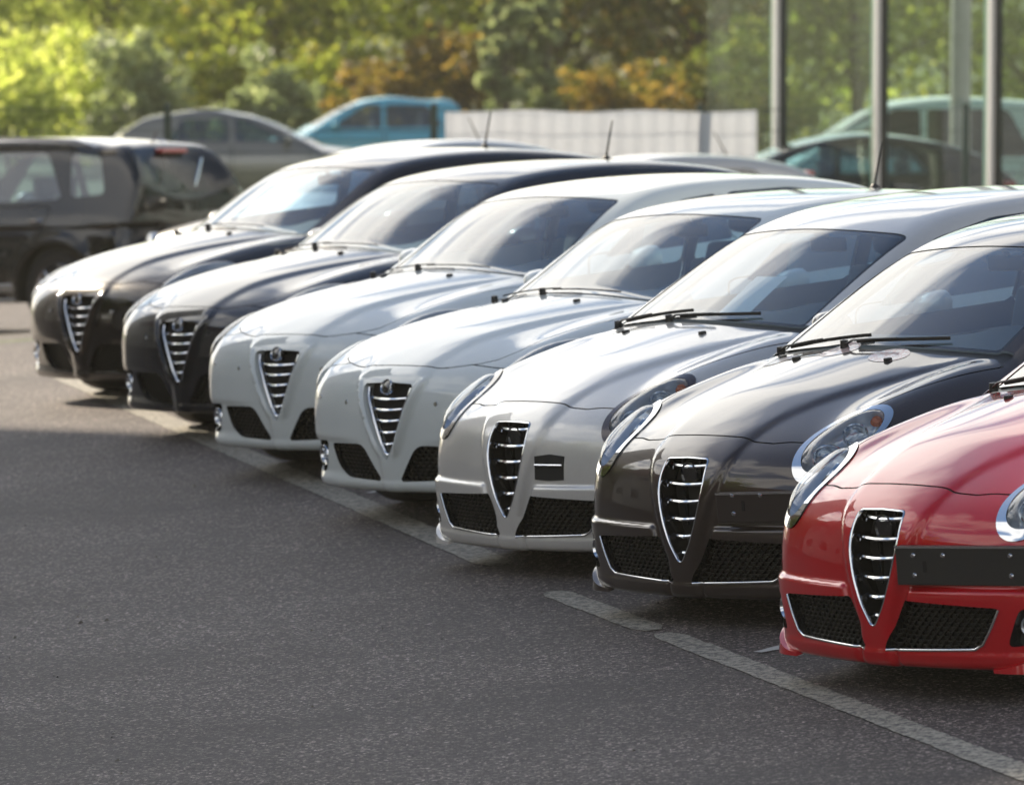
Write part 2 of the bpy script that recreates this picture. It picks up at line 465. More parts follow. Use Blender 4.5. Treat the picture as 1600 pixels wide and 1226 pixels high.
# ---- wheels
def wheel(parent, x, y, r, w, rimmat, spokes=5, detail=True):
    sgn = 1 if y > 0 else -1
    M4 = Matrix.Translation((x, y, r)) @ Matrix.Rotation(-sgn * math.pi / 2, 4, 'X')   # local z = outwards
    root = MB(); rr = r * .66
    prof = [(rr, -w * .42), (r * .80, -w * .5), (r * .95, -w * .48), (r * .99, -w * .40), (r, -w * .2), (r, 0), (r, w * .2), (r * .99, w * .40), (r * .95, w * .48), (r * .80, w * .5), (rr, w * .42), (rr * .96, w * .3)]
    t = MB().lathe(prof, M4, 40).obj('tyre', M['tyre'], None, True)
    wh = bpy.data.objects.new('wheel', None); link(wh, parent); t.parent = wh
    rm = MB(); rm.lathe([(rr * 1.0, -w * .4), (rr * .93, -w * .3), (rr * .93, w * .30), (rr * 1.02, w * .43), (rr * 1.0, w * .45), (rr * .90, w * .36), (rr * .90, w * .1)], M4, 40)
    rm.lathe([(.001, w * .34), (.045, w * .34), (.06, w * .28), (.065, w * .1)], M4, 20)
    for k in range(spokes):
        for dq in (-.12, .12):
            q = 2 * math.pi * k / spokes + dq
            a = Vector((math.cos(q) * .04, math.sin(q) * .04, w * .26)); b = Vector((math.cos(q + dq * .8) * rr * .93, math.sin(q + dq * .8) * rr * .93, w * .34))
            rm.tube([M4 @ a, M4 @ ((a + b) / 2 + Vector((0, 0, .01))), M4 @ b], .014, 6)
    rm.obj('rim', rimmat, wh, True)
    MB().lathe([(.001, -.01), (rr * .75, -.01), (rr * .75, -.03), (.001, -.03)], M4, 24).obj('brake_disc', M['satin'], wh, True)
    return wh

def tube_on(car, pts_yz, r, name, mat, parent, off=0., closed=True, n=8, ry=None):
    y = np.array([p[0] for p in pts_yz]); z = np.array([p[1] for p in pts_yz]); x = car.fx(y, z) + off
    return MB().tube(list(zip(x, y, z)), r, n, closed, ry, up=(1, 0, 0)).obj(name, mat, parent, True, angle=60)
def densify(poly, step=.012, closed=True):
    out = []; N = len(poly)
    for i in range(N if closed else N - 1):
        a = np.array(poly[i], float); b = np.array(poly[(i + 1) % N], float); n = max(1, int(np.linalg.norm(b - a) / step))
        for k in range(n): out.append(tuple(a + (b - a) * k / n))
    if not closed: out.append(tuple(poly[-1]))
    return out

def honeycomb(car, poly, name, parent, dx=.03, cw=.034, ch=.016, bar=.0035, both=True):
    """staggered mesh filling of an air intake, one joined piece per side"""
    for sg in ((1, -1) if both else (1,)):
        b = MB(); P2 = []; ys = [p[0] for p in poly]; zs = [p[1] for p in poly]
        z = min(zs); row = 0
        segs = []
        while z < max(zs):
            y = min(ys) + (row % 2) * cw / 2
            while y < max(ys):
                segs.append(((y, z), (y + cw * .55, z)))                       # flat of the cell
                segs.append(((y + cw * .55, z), (y + cw * .75, z + ch * .5)))
                segs.append(((y + cw * .75, z + ch * .5), (y + cw * .55, z + ch)))
                segs.append(((y, z), (y - cw * .2, z + ch * .5))); segs.append(((y - cw * .2, z + ch * .5), (y, z + ch)))
                y += cw
            z += ch; row += 1
        A = np.array(segs); mid = A.mean(1); keep = sd_poly(mid[:, 0], mid[:, 1], poly) < .006
        A = A[keep]
        f = A.reshape(-1, 2); X = car.fx(f[:, 0], f[:, 1]).reshape(-1, 2) + dx
        for (p, q), (x0, x1) in zip(A, X):
            d = np.array(q) - np.array(p); L = np.linalg.norm(d); nn = np.array([-d[1], d[0]]) / L * bar / 2
            V = []
            for pt, xx in ((p, x0), (q, x1)):
                for s_, dd in ((1, 0), (-1, 0), (-1, .012), (1, .012)):
                    V.append((xx + dd, sg * (pt[0] + s_ * nn[0]), pt[1] + s_ * nn[1]))
            b.add(V, [(0, 1, 5, 4), (1, 2, 6, 5), (3, 0, 4, 7)])
        o = b.obj(name, M['mesh'], parent); o['kind'] = 'stuff'
# ------------------------------------------------------------------ the two kinds of hatchback in the row
def ellipse_lamp(A, B, b0, taper, out):
    """region fn for an oval head lamp lying along A-B on the front corner (mirrored in y); out = outward direction"""
    A, B = np.array(A), np.array(B); C = (A + B) / 2; a = np.linalg.norm(B - A) / 2; u = (B - A) / (2 * a)
    w = np.cross(u, out); w /= np.linalg.norm(w)
    def fn(Pn):
        q = np.stack([Pn[:, 0], np.abs(Pn[:, 1]), Pn[:, 2]], 1) - C
        s_ = q @ u / a; t_ = q @ w; b = b0 * (1 - taper * np.clip(s_, -1, 1))
        far = np.abs(q @ (np.cross(u, w))) > .22
        return np.where(far, .3, (np.sqrt(s_ ** 2 + (t_ / b) ** 2) - 1) * b0)
    return fn, C, u, w, a

def seats_and_dash(c, root, ex, zb, half, rear_x, wheel_side=-1, doc=False):
    """cabin seen through the windscreen"""
    # dashboard: profile in x-z swept across the car
    prof = [(ex - .02, zb - .075), (ex + .25, zb - .03), (ex + .42, zb - .01), (ex + .52, zb - .05), (ex + .50, zb - .22), (ex + .62, zb - .45), (ex + .55, .25), (ex - .05, .25)]
    ys = [-half, -half * .8, -half * .55, -half * .38, -half * .2, 0, half * .2, half * .55, half * .8, half]; b = MB(); V = []; n = len(prof)
    for y in ys:
        hood = .045 * math.exp(-((y - wheel_side * .36) / .2) ** 2)
        for i, (x, z) in enumerate(prof): V.append((x + .12 * y * y, y, z + (hood if i in (2, 3) else 0)))
    F = [(i * n + k, i * n + (k + 1) % n, (i + 1) * n + (k + 1) % n, (i + 1) * n + k) for i in range(len(ys) - 1) for k in range(n)]
    b.add(V, F).obj('dashboard', M['trim'], root, True, bevel=.012)
    # steering wheel
    S = bpy.data.objects.new('steering_wheel', None); link(S, root)
    M4 = Matrix.Translation((ex + .62, wheel_side * .36, zb - .10)) @ Matrix.Rotation(R(-65), 4, 'Y')
    pts = [M4 @ Vector((.185 * math.cos(q), .185 * math.sin(q), 0)) for q in np.linspace(0, 2 * math.pi, 33)[:-1]]
    MB().tube(pts, .015, 8, True).obj('wheel_rim', M['black'], S, True)
    k = MB(); k.lathe([(.001, .03), (.05, .03), (.07, 0), (.06, -.02)], M4, 16)
    for q in (0, math.pi, -math.pi / 2): k.tube([M4 @ Vector((0, 0, 0)), M4 @ Vector((.18 * math.cos(q + math.pi / 2), .18 * math.sin(q + math.pi / 2), 0))], .016, 6, ry=.008)
    k.obj('hub', M['black'], S, True)
    def seat(x, y, w, parent_name='seat'):
        s_ = bpy.data.objects.new(parent_name, None); link(s_, root)
        def soft(name, a, b_, rot, piv):
            Mx = Matrix.Translation(piv) @ Matrix.Rotation(rot, 4, 'Y'); o = MB().box(a, b_, Mx).obj(name, M['seat'], s_, True)
            sb = o.modifiers.new('s', 'SUBSURF'); sb.levels = 1; sb.render_levels = 1
            for e in o.data.edges: pass
            bv = o.modifiers.new('v', 'BEVEL'); bv.width = .045; bv.segments = 2; o.modifiers.move(1, 0)
        soft('cushion', (-.28, -w, -.09), (.26, w, .09), R(-6), (x, y, .52))
        soft('backrest', (-.07, -w * .92, 0), (.07, w * .92, .56 if w < .5 else .50), R(18), (x + .26, y, .54))
        soft('headrest', (-.05, -.13 if w < .5 else -.4, 0), (.05, .13 if w < .5 else .4, .17 if w < .5 else .10), R(14), (x + .46 if w < .5 else x + .40, y, 1.11 if w < .5 else 1.0))
    seat(ex + 1.0, -.36, .25); seat(ex + 1.0, .36, .25)
    seat(rear_x, 0, .60, 'rear_seat')
    # floor and door linings
    MB().box((ex, -half - .04, .22), (rear_x + .5, half + .04, .25)).obj('cabin_floor', M['trim'], root)
    for s_ in (-1, 1):
        MB().box((ex + .15, s_ * (half + .03) - .02, .25), (rear_x + .4, s_ * (half + .03) + .02, zb - .09)).obj('door_lining', M['trim'], root)
    # interior mirror
    x = ex + .72; z = float(c.tz([x], [0.])[0]) - .10
    m = bpy.data.objects.new('interior_mirror', None); link(m, root)
    o = MB().box((x + .05, -.12, z - .03), (x + .075, .12, z + .035)).obj('mirror_shell', M['black'], m, True, bevel=.012)
    MB().tube([(x + .06, 0, z + .03), (x + .02, 0, z + .095)], .012, 6).obj('mirror_stem', M['black'], m, True)

def door_mirror(c, root, x, y, z, mat, sc=.86):
    for s_ in (1, -1):
        r = bpy.data.objects.new('door_mirror', None); link(r, root)
        b = MB(); V = []; F = []; nu, nv = 14, 18      # a shell: rounded front, flat back
        for i in range(nu + 1):
            th = (i / nu) * math.pi / 2
            for k in range(nv):
                q = 2 * math.pi * k / nv
                sx_, sy_ = (abs(math.cos(q)) ** .75) * math.copysign(1, math.cos(q)), (abs(math.sin(q)) ** .8) * math.copysign(1, math.sin(q))
                V.append((x - .12 * sc * math.cos(th) ** .8, s_ * (y + .12 * sc * sx_ * math.sin(th) * (1.0)), z + (.078 * sc) * sy_ * math.sin(th) + .01 * sx_))
        for i in range(nu):
            for k in range(nv): F.append((i * nv + k, (i + 1) * nv + k, (i + 1) * nv + (k + 1) % nv, i * nv + (k + 1) % nv)[::s_])
        F.append(tuple(nu * nv + k for k in range(nv))[::-s_])
        b.add(V, F).obj('mirror_shell', mat, r, True, angle=50)
        V = [(x + .004, s_ * (y + .10 * sc * math.cos(q)), z + .062 * sc * math.sin(q)) for q in np.linspace(0, 2 * math.pi, 20)[:-1]]
        mesh('mirror_glass', V, [tuple(range(len(V)))[::s_]], M['chrome'], r)
        MB().box((x - .07, s_ * (y - .22 * sc) if s_ > 0 else s_ * (y - .06), z - .065), (x - .01, s_ * (y - .06) if s_ > 0 else s_ * (y - .22 * sc), z - .03)).obj('mirror_foot', M['black'], r, bevel=.008)

def wipers(c, root, e0, half, wrap, lift=1.):
    arms = (((e0 - .03, half * .97), (e0 + .035 * lift, half * .05)), ((e0 - .03, half * .18), (e0 + .035 * lift, -half * .62)))
    for a, b_ in arms:
        w = bpy.data.objects.new('wiper', None); link(w, root); pts = []
        for t in np.linspace(0, 1, 10):
            y = a[1] + (b_[1] - a[1]) * t; e = a[0] + (b_[0] - a[0]) * t; x = e + wrap * y * y
            pts.append((x, y))
        P3 = np.array([(x, y, 0) for x, y in pts]); P3[:, 2] = c.tz(P3[:, 0], P3[:, 1])
        N = c.normals(P3); Q = P3 + N * .030 * lift
        Q[0] = P3[0] + N[0] * .012
        MB().tube(Q[:6], [q * (1 if lift == 1 else .6) for q in (.010, .009, .007, .006, .005, .0045)], 6, ry=.005 * (1 if lift == 1 else .6)).obj('wiper_arm', M['black'], w, True)
        q2 = P3 + N * .012; sh = np.array([.02, 0, .01])
        MB().tube([q2[i] + sh for i in range(1, 10)], .0035 * (1 if lift == 1 else .6), 6, ry=.008 * (1 if lift == 1 else .5)).obj('wiper_blade', M['seal'], w, True)
        MB().lathe([(.001, .035), (.016, .032), (.018, .0)], Matrix.Translation(P3[0]) , 12).obj('pivot_cap', M['black'], w, True)

def lamp_inside(sk, tags, root, C, out, depth, modules, sgn, tint='lamp'):
    """reflector bowl behind the lens and round lamp modules in it"""
    idx, F = sk.sub(tags)
    if not len(F): return
    V = sk.V[idx]; C = np.array(C) * [1, sgn, 1]; o = np.array(out) * [1, sgn, 1]; o = o / np.linalg.norm(o)
    B = sk.boundary(tags); bs = np.array(sorted({a for e in B for a in e})); BV = sk.V[bs]
    dmin = np.min(np.linalg.norm(V[:, None, :] - BV[None, :, :], axis=2), axis=1) if len(V) * len(BV) < 4e7 else np.full(len(V), .05)
    D = depth * np.sqrt(np.clip(dmin / .05, 0, 1)); W = V - o * (.004 + D)[:, None]
    mesh('reflector', W, F, M[tint], root, smooth=True)
    zax = Vector(o)
    for (p, r, m) in modules:
        p = np.array(p) * [1, sgn, 1]; rot = zax.to_track_quat('Z', 'Y').to_matrix().to_4x4()
        M4 = Matrix.Translation(Vector(p)) @ rot
        l = bpy.data.objects.new('lamp_unit', None); link(l, root)
        MB().lathe([(r * 1.18, -.05), (r * 1.22, .004), (r * 1.12, .010), (r * 1.02, .002), (r * .98, -.03)], M4, 28).obj('bezel', M['chrome'], l, True)
        MB().lathe([(.0005, .006), (r * .35, .004), (r * .7, -.006), (r * .97, -.022)], M4, 24).obj('bulb_glass', M[m], l, True)

def badge(c, root, y, z, r):
    x = float(c.fx([y], [z])[0]) - .004
    n = c.normals(np.array([[x, y, z]]))[0]; M4 = Matrix.Translation((x, y, z)) @ Vector((n[0], n[1], n[2] * 1.0)).to_track_quat('Z', 'Y').to_matrix().to_4x4()
    b = bpy.data.objects.new('badge', None); link(b, root)
    MB().lathe([(r, -.02), (r, .003), (r * .96, .006), (r * .91, .004), (r * .89, -.004)], M4, 32).obj('badge_ring', M['chrome'], b, True)
    MB().lathe([(.0004, .003), (r * .5, .002), (r * .90, -.001)], M4, 32).obj('badge_face', M['blackgloss'], b, True)

def slats(c, root, rows, wfn, inset, hgt=.009, dep=.032, name='slat'):
    """curved chrome cross bars with a short leg at each end"""
    for z in rows:
        w = wfn(z); ys = np.linspace(-w, w, 13); x = c.fx(ys, np.full(13, z)); x = x + inset
        bow = -.012 * (1 - (ys / w) ** 2); b = MB(); V = []
        for y, xx, bo in zip(ys, x, bow):
            zz = z - .006 * (1 - (y / w) ** 2)
            for dx, dz in ((0, -hgt * .5), (-.003, 0), (0, hgt * .5), (dep, hgt * .8), (dep, -hgt * .2)): V.append((xx + bo + dx, y, zz + dz))
        F = [(i * 5 + k, (i + 1) * 5 + k, (i + 1) * 5 + (k + 1) % 5, i * 5 + (k + 1) % 5) for i in range(12) for k in range(5)] + [(0, 1, 2, 3, 4), tuple(60 + k for k in (4, 3, 2, 1, 0))]
        b.add(V, F)
        for s_ in (-1, 1):
            xe = x[0] if s_ < 0 else x[-1]
            b.tube([(xe + .004, s_ * w * .93, z), (xe + .008, s_ * (w + .004), z - .020)], .003, 5)
        b.obj(name, M['chrome'], root, True, angle=35)

def finish_body(sk, root, paint_m, cab, two_doors=False):
    """the common split of the painted shell into parts, mirrors of it inside as lining"""
    body = sk.build(('body',), 'body', paint_m, root)
    if any(t == 'bumper' for t in sk.T): sk.build(('bumper',), 'bumper', paint_m, root)
    sk.build(('hood',), 'hood', paint_m, root)
    for t in sorted({t for t in sk.T if t.startswith('door')}): 
        d = sk.build((t,), 'door', paint_m, root)
    split_sides(sk, {t for t in sk.T if t.startswith('gap_door')})
    for t in sorted({t for t in sk.T if t.startswith('gap')}): sk.build((t,), 'panel_gap', M['seal'], root, off=-.005)
    # dark lining inside the shell
    idx, F = sk.sub(('body',)); V = sk.V[idx]
    F2 = [f for f in F if V[f[0]][2] > cab[2] and cab[0] < V[f[0]][0] < cab[1]]
    if F2: mesh('headliner', V - sk.N[idx] * .022, F2, M['liner'], root, smooth=True)

def panel(sk, fn, tagname, mask, w=.0032):
    n = 'gap_' + tagname
    sk.cut(fn, n, mask, ('body',), level=w); sk.cut(fn, tagname, mask, (n,), level=-w)

def top_fn(poly, wrap=0.):
    return lambda Pn: sd_poly(Pn[:, 0] - wrap * Pn[:, 1] ** 2, np.abs(Pn[:, 1]), poly)
def front_fn(poly, sx_=1): return lambda Pn: sd_poly(np.abs(Pn[:, 1]), Pn[:, 2], poly)
def side_fn(poly): return lambda Pn: sd_poly(Pn[:, 0], Pn[:, 2], poly)
mfront = lambda V, N: (V[:, 0] < .8) & (N[:, 0] < -.12)
def split_sides(sk, tags):
    """give left and right copies of a tag their own tags"""
    T = []
    for f, t in zip(sk.F, sk.T):
        if t in tags: T.append(t + ('_p' if sk.V[f[0]][1] > 0 else '_n'))
        else: T.append(t)
    sk.T = T

def cabin_cuts(sk, c, ws, rw, sides, arch=True):
    sk.cut(top_fn(ws, c.wrap), 'windscreen', lambda V, N: (V[:, 2] > c.ghz - .12) & (N[:, 2] > .2) & (N[:, 0] < .2))
    sk.cut(top_fn(ws, c.wrap), 'wsi', only=('windscreen',), level=-.016); sk.T = ['windscreen' if t == 'wsi' else 'wsb' if t == 'windscreen' else t for t in sk.T]
    sk.cut(top_fn(rw, c.wrap_r), 'rear_window', lambda V, N: (V[:, 2] > c.ghz - .12) & (N[:, 0] > .2))
    for i, p in enumerate(sides): sk.cut(side_fn(p), 'sidewin%d' % i, lambda V, N: (np.abs(N[:, 1]) > .5) & (V[:, 2] > .7))
    split_sides(sk, ['sidewin%d' % i for i in range(len(sides))])
    if arch:
        for iw, wx in enumerate(c.wheels):
            sk.cut(lambda Pn: np.sqrt((Pn[:, 0] - wx) ** 2 + (Pn[:, 2] - c.wr) ** 2) - c.wr - .045, 'arch%d' % iw, lambda V, N: (np.abs(V[:, 1]) > .5) & (V[:, 2] < 1.0) & (V[:, 2] > .0))
        split_sides(sk, ('arch0', 'arch1'))

def cabin_parts(sk, c, root, glassm='glass', rearglass='glass', seal=True):
    sk.cut_done = True
    # black ceramic border then clear glass
    sk.build(('windscreen',), 'windscreen', M['glass'], root, off=-.003)
    if any(t == 'wsb' for t in sk.T): sk.build(('wsb',), 'windscreen_border', M['blackgloss'], root, off=-.003)
    sk.build(('rear_window',), 'rear_window', M[rearglass], root, off=-.003)
    for t in sorted({t for t in sk.T if t.startswith('sidewin')}): sk.build((t,), 'side_window', M[glassm], root, off=-.004)
    def dep(V): return np.stack([np.zeros(len(V)), -np.sign(V[:, 1]) * .26, np.zeros(len(V))], 1)
    for at in sorted({t for t in sk.T if t.startswith('arch')}):
        w = sk.walls((at,), dep, 'arch_liner', M['dark'], root, back='arch_backing', backmat=M['dark'])

def small_hatch(label, group, paint_m):
    """short car with round-nosed oval head lamps in bright rings"""
    def top_extra(x, ay):
        bump_ = np.exp(-((ay - .665) / .12) ** 2) * sig((x - .28) / .10) * sig((1.25 - x) / .3)
        yr = .175 + .36 * (x - .05)                       # creases that open from the grille towards the screen pillars
        ridge = sig((yr - ay) / .022) * sig((x - .14) / .05) * sig((1.2 - x) / .1)
        return .050 * bump_ + .014 * ridge
    def front_extra(ay, z):
        w = .085 + .36 * np.clip(z - .27, 0, .5)
        prow = -.026 * sig((w - ay) / .014) * sig((.80 - z) / .04)
        edge = .105 + .36 * np.clip(z - .2, 0, .5)
        low = -.020 * sig((.400 - z) / .007) * sig((ay - edge) / .010) * sig((z - .12) / .008) * sig((.77 - ay) / .02)
        lip = -.006 * sig((.182 - z) / .006)
        return prow + low + lip
    c = Car(detail=True, plan_a=.25, plan_b=1.6, plan_c=.60,
            prof=[(.08, .03), (.16, .018), (.27, .012), (.40, .015), (.53, .032), (.62, .060), (.70, .115), (.78, .24)],
            top=[(-.1, .600), (.0, .672), (.10, .722), (.176, .757), (.35, .818), (.55, .872), (.80, .925), (1.05, .968), (1.3, .99), (2.2, .985), (3.3, .985), (3.8, .97), (4.1, .94)],
            crown=.20, top_extra=top_extra, front_extra=front_extra,
            wid=[(-.1, .80), (.3, .835), (.8, .862), (1.4, .845), (2.2, .85), (3.2, .865), (3.7, .84), (4.1, .78)], zmid=.58, tumble=.30, under=.35,
            wheels=(.69, 3.31), wr=.305, flare=.016, rearp=[(.1, 3.98), (.35, 4.06), (.6, 4.055), (.9, 3.98), (1.1, 3.92)], rear_a=.16,
            zbot=lambda x: .118 + .05 * sig((x - .22) / .05), kf=.16, ks=.20,
            wrap=.27, ghcrown=.10, gh=[(.85, .865), (1.05, .972), (1.2, 1.048), (1.5, 1.192), (1.75, 1.300), (1.92, 1.352), (2.15, 1.390), (2.45, 1.405), (2.85, 1.398), (3.25, 1.35), (3.55, 1.25), (3.78, 1.10), (3.98, .92)],
            ghs=.9, ghw=[(.9, .80), (1.4, .785), (2.2, .775), (3.2, .735), (3.9, .66)], tumg=.46, ghz=.95, kg=.13, ghrear=4.2, kb=.035)
    c.wrap_r = 0.
    xs = axis((-.06, .40, .0125), (.40, 1.2, .02), (1.2, 4.15, .035)); zs = axis((.06, .37, .0125), (.37, .43, .0065), (.43, .80, .0125), (.80, 1.5, .022)); ys = axis((-.93, .93, .0165))
    sk = Skin(c, xs, ys, zs)
    ws = rpoly([(1.085, -.3), (1.085, .64), (1.785, .590), (1.80, -.3)], [0, .03, .04, 0])
    rw = rpoly([(3.40, -.3), (3.40, .50), (3.78, .56), (3.78, -.3)], .04)
    s1 = rpoly([(1.52, 1.00), (1.98, 1.25), (2.35, 1.305), (2.62, 1.305), (2.62, 1.00)], .03); s2 = rpoly([(2.70, 1.00), (2.70, 1.305), (3.05, 1.29), (3.28, 1.20), (3.22, 1.02)], .05)
    cabin_cuts(sk, c, ws, rw, [s1, s2])
    grille = rpoly(mirror_poly([(0, .672), (.128, .668), (.138, .56), (.104, .43), (.06, .330), (.012, .262)])[:], [.0, .02, .05, .06, .05, .02, .02, .05, .06, .05, .02][:11])
    sk.cut(lambda Pn: sd_poly(Pn[:, 1], Pn[:, 2], grille), 'grille', mfront)
    intake = rpoly([(.150, .362), (.585, .342), (.495, .200), (.050, .186)], [.012, .02, .05, .01])
    sk.cut(front_fn(intake), 'intake', mfront)
    fog = rpoly([(.655, .345), (.735, .335), (.72, .22), (.60, .205)], .03)
    sk.cut(front_fn(fog), 'fog', lambda V, N: (V[:, 0] < .8))
    A, B = (.120, .590, .588), (.535, .700, .815); out = np.array([-.50, .50, .70]); out /= np.linalg.norm(out)
    lf, LC, lu, lw, la = ellipse_lamp((.118, .578, .592), (.530, .690, .822), .118, .14, out)
    sk.cut(lf, 'lampring', lambda V, N: (V[:, 0] < .9) & (V[:, 2] > .5))
    sk.cut(lf, 'lamp', lambda V, N: (V[:, 0] < .9), ('lampring',), level=-.021)
    split_sides(sk, ('lamp', 'lampring', 'fog', 'intake'))
    ru = lambda Pn: Pn[:, 0] - (1.045 + c.wrap * Pn[:, 1] ** 2)
    hood = [(.178, -.1), (.178, 0), (.18, .15), (.188, .30), (.196, .37), (.222, .44), (.235, .50), (.27, .56), (.34, .61), (.5, .625), (.75, .665), (1.0, .70), (1.13, .715), (1.155, .66)] + \
           [(1.035 + c.wrap * y * y, y) for y in (.6, .5, .4, .3, .2, .1, 0)] + [(1.035, -.1)]
    mtop = lambda V, N: (V[:, 2] > .6) & (N[:, 2] > .12)
    panel(sk, top_fn(hood), 'hood', mtop)
    cowl = [(1.02 + c.wrap * y * y, y) for y in (-.1, 0, .2, .4, .6)] + [(1.13, .70), (1.22, .70)] + [(1.10 + c.wrap * y * y, y) for y in (.66, .5, .3, 0, -.1)]
    sk.cut(top_fn(cowl), 'cowl', mtop)
    bump_p = [(-1, -.1), (-1, .755), (.19, .755), (.25, .70), (.40, .62), (.47, .5), (.49, .3), (.49, -.1)]
    panel(sk, side_fn(bump_p), 'bumper', lambda V, N: V[:, 0] < .7)
    door = rpoly([(1.30, .30), (1.28, .80), (1.42, 1.02), (2.66, 1.02), (2.70, .60), (2.60, .30)], .06)
    panel(sk, side_fn(door), 'door', lambda V, N: (np.abs(N[:, 1]) > .4) & (V[:, 2] < 1.1)); split_sides(sk, ('door',))
    root = empty('parked_car', label, 'car', group)
    finish_body(sk, root, paint_m, (1.25, 4.0, .9))
    cabin_parts(sk, c, root, 'glass', 'privacy')
    sk.build(('cowl',), 'cowl_panel', M['black'], root, off=-.012)
    g = bpy.data.objects.new('grille', None); link(g, root)
    dx = lambda d: (lambda V: np.tile([d, 0, 0], (len(V), 1)))
    sk.walls(('grille',), dx(.10), 'grille_surround', M['blackgloss'], root, back='grille_backing', backmat=M['dark'])
    gi = densify([(y * .955, .472 + (z - .472) * .975) for y, z in grille], .012)
    tube_on(c, gi, .0045, 'frame', M['chrome'], g, off=.007, ry=.009)
    def gw(z): 
        t = np.interp(z, [.262, .33, .43, .56, .668], [.008, .058, .100, .132, .124]); return float(t) - .008
    slats(c, g, [.305, .370, .437, .505, .571, .638], gw, .034, hgt=.012)
    for yy in (-.05, .05): MB().box((float(c.fx([yy], [.6])[0]) + .055, yy - .005, .40), (float(c.fx([yy], [.6])[0]) + .07, yy + .005, .66)).obj('upright', M['blackgloss'], g)
    x_ = float(c.fx([0.], [.60])[0]) + .045
    MB().lathe([(.046, -.012), (.048, .004), (.043, .006), (.038, 0), (.001, -.002)], Matrix.Translation((x_, 0, .602)) @ Matrix.Rotation(-math.pi / 2, 4, 'Y'), 28).obj('badge', M['blackgloss'], g, True)
    for t, s_ in (('intake_p', 1), ('intake_n', -1)):
        sk.walls((t,), dx(.09), 'intake_duct', M['blackgloss'], root, back='intake_backing', backmat=M['dark'])
    honeycomb(c, intake, 'intake_mesh', root, dx=.035)
    for s_ in (1, -1):
        path = [(s_ * y, z) for y, z in densify([(.578, .338), (.545, .275), (.505, .215), (.47, .197), (.30, .191), (.06, .183)], .02, False)]
        tube_on(c, path, .0055, 'intake_trim', M['chrome'], root, off=-.001, closed=False)
    for t, s_ in (('fog_p', 1), ('fog_n', -1)):
        sk.walls((t,), dx(.05), 'fog_lamp_recess', M['blackgloss'], root, back='recess_backing', backmat=M['black'])
        fy, fz = .672, .278; x = float(c.fx([fy], [fz])[0]) + .022
        lamp = bpy.data.objects.new('fog_lamp', None); link(lamp, root)
        M4 = Matrix.Translation((x, s_ * fy, fz)) @ Vector((-1, .35 * s_, 0)).to_track_quat('Z', 'Y').to_matrix().to_4x4()
        MB().lathe([(.043, -.02), (.043, .006), (.036, .010), (.032, .0)], M4, 24).obj('bezel', M['chrome'], lamp, True)
        MB().lathe([(.0005, .004), (.02, .0), (.032, -.012)], M4, 20).obj('bulb_glass', M['lamp'], lamp, True)
    # head lamps
    C3 = np.array(LC); m1 = C3 + lu * -.085 - out * .015 + lw * .0; m2 = C3 + lu * .06 - out * .005
    for t, s_ in (('_p', 1), ('_n', -1)):
        h = bpy.data.objects.new('headlight', None); link(h, root)
        sk.build(('lampring' + t,), 'ring', M['chrome'] if label_ring(label) else paint_m, h, off=.006)
        lens_dome(sk, 'lamp' + t, h, .020)
        lamp_inside(sk, ('lamp' + t,), h, C3, out, .10, [(m1, .052, 'lens'), (m2, .042, 'lens')], s_)
        # amber indicator at the upper end
        p = (C3 + lu * .17 - out * .02) * [1, s_, 1]
        MB().lathe([(.0005, .012), (.018, .006), (.026, -.008)], Matrix.Translation(Vector(p)) @ Vector(out * [1, s_, 1]).to_track_quat('Z', 'Y').to_matrix().to_4x4(), 16).obj('indicator', M['orange'], h, True)
    # splitter lip with corner wings
    for s_ in (1, -1):
        ys_ = np.linspace(.54, .765, 13); xs_ = c.fx(ys_, np.full(13, .165)); V = []; F = []
        for i, (x, y) in enumerate(zip(xs_, ys_)):
            t = i / 12; d = .030 * math.sin(math.pi * min(1, t * .72 + .02)); h = .014 + .085 * t * t; ox, oy = -.62 * d, .78 * d * (.2 + .8 * t)
            V += [(x + .02, s_ * (y - .01), .122), (x + ox, s_ * (y + oy), .116), (x + ox * .75, s_ * (y + oy * .75), .116 + h), (x + .02, s_ * (y - .01), .122 + h * 1.1)]
        for i in range(12):
            for k in range(4): F.append(tuple([i * 4 + k, i * 4 + (k + 1) % 4, (i + 1) * 4 + (k + 1) % 4, (i + 1) * 4 + k][::s_]))
        F += [(0, 1, 2, 3)[::-s_], (48, 49, 50, 51)[::s_]]
        w_ = mesh('splitter_wing', V, F, paint_m, root, smooth=True); w_.data.set_sharp_from_angle(angle=R(35))
    MB().box((.28, -.45, .075), (.33, .45, .17)).box((.33, -.52, .09), (.9, .52, .15)).obj('undertray', M['black'], root)
    for wx in c.wheels:
        for s_ in (1, -1): wheel(root, wx, s_ * .745, .305, .20, M['satin'])
    seats_and_dash(c, root, 1.12, .985, .68, 2.65)
    door_mirror(c, root, 1.74, .895, .985, paint_m)
    wipers(c, root, 1.08, .62, c.wrap)
    for yy in (.27, -.27):
        x = .93; z = float(c.tz([x], [yy])[0]); MB().box((x - .016, yy - .011, z - .006), (x + .016, yy + .011, z + .012)).obj('washer_jet', M['black'], root, bevel=.004)
    x = 3.05; z = float(c.tz([x], [0.])[0])
    an = bpy.data.objects.new('antenna', None); link(an, root)
    MB().lathe([(.028, -.01), (.024, .012), (.01, .028)], Matrix.Translation((x, 0, z)), 14).obj('antenna_foot', M['black'], an, True)
    MB().tube([(x, 0, z + .02), (x + .05, 0, z + .21)], [.0075, .0035], 6).obj('antenna_rod', M['black'], an, True)
    for s_ in (1, -1):
        MB().box((3.96, s_ * .52 - .13, .70), (4.05, s_ * .52 + .13, .90)).obj('taillight', M['redlens'], root, bevel=.03)
    return root, c, sk
def label_ring(l): return 'champagne' not in l

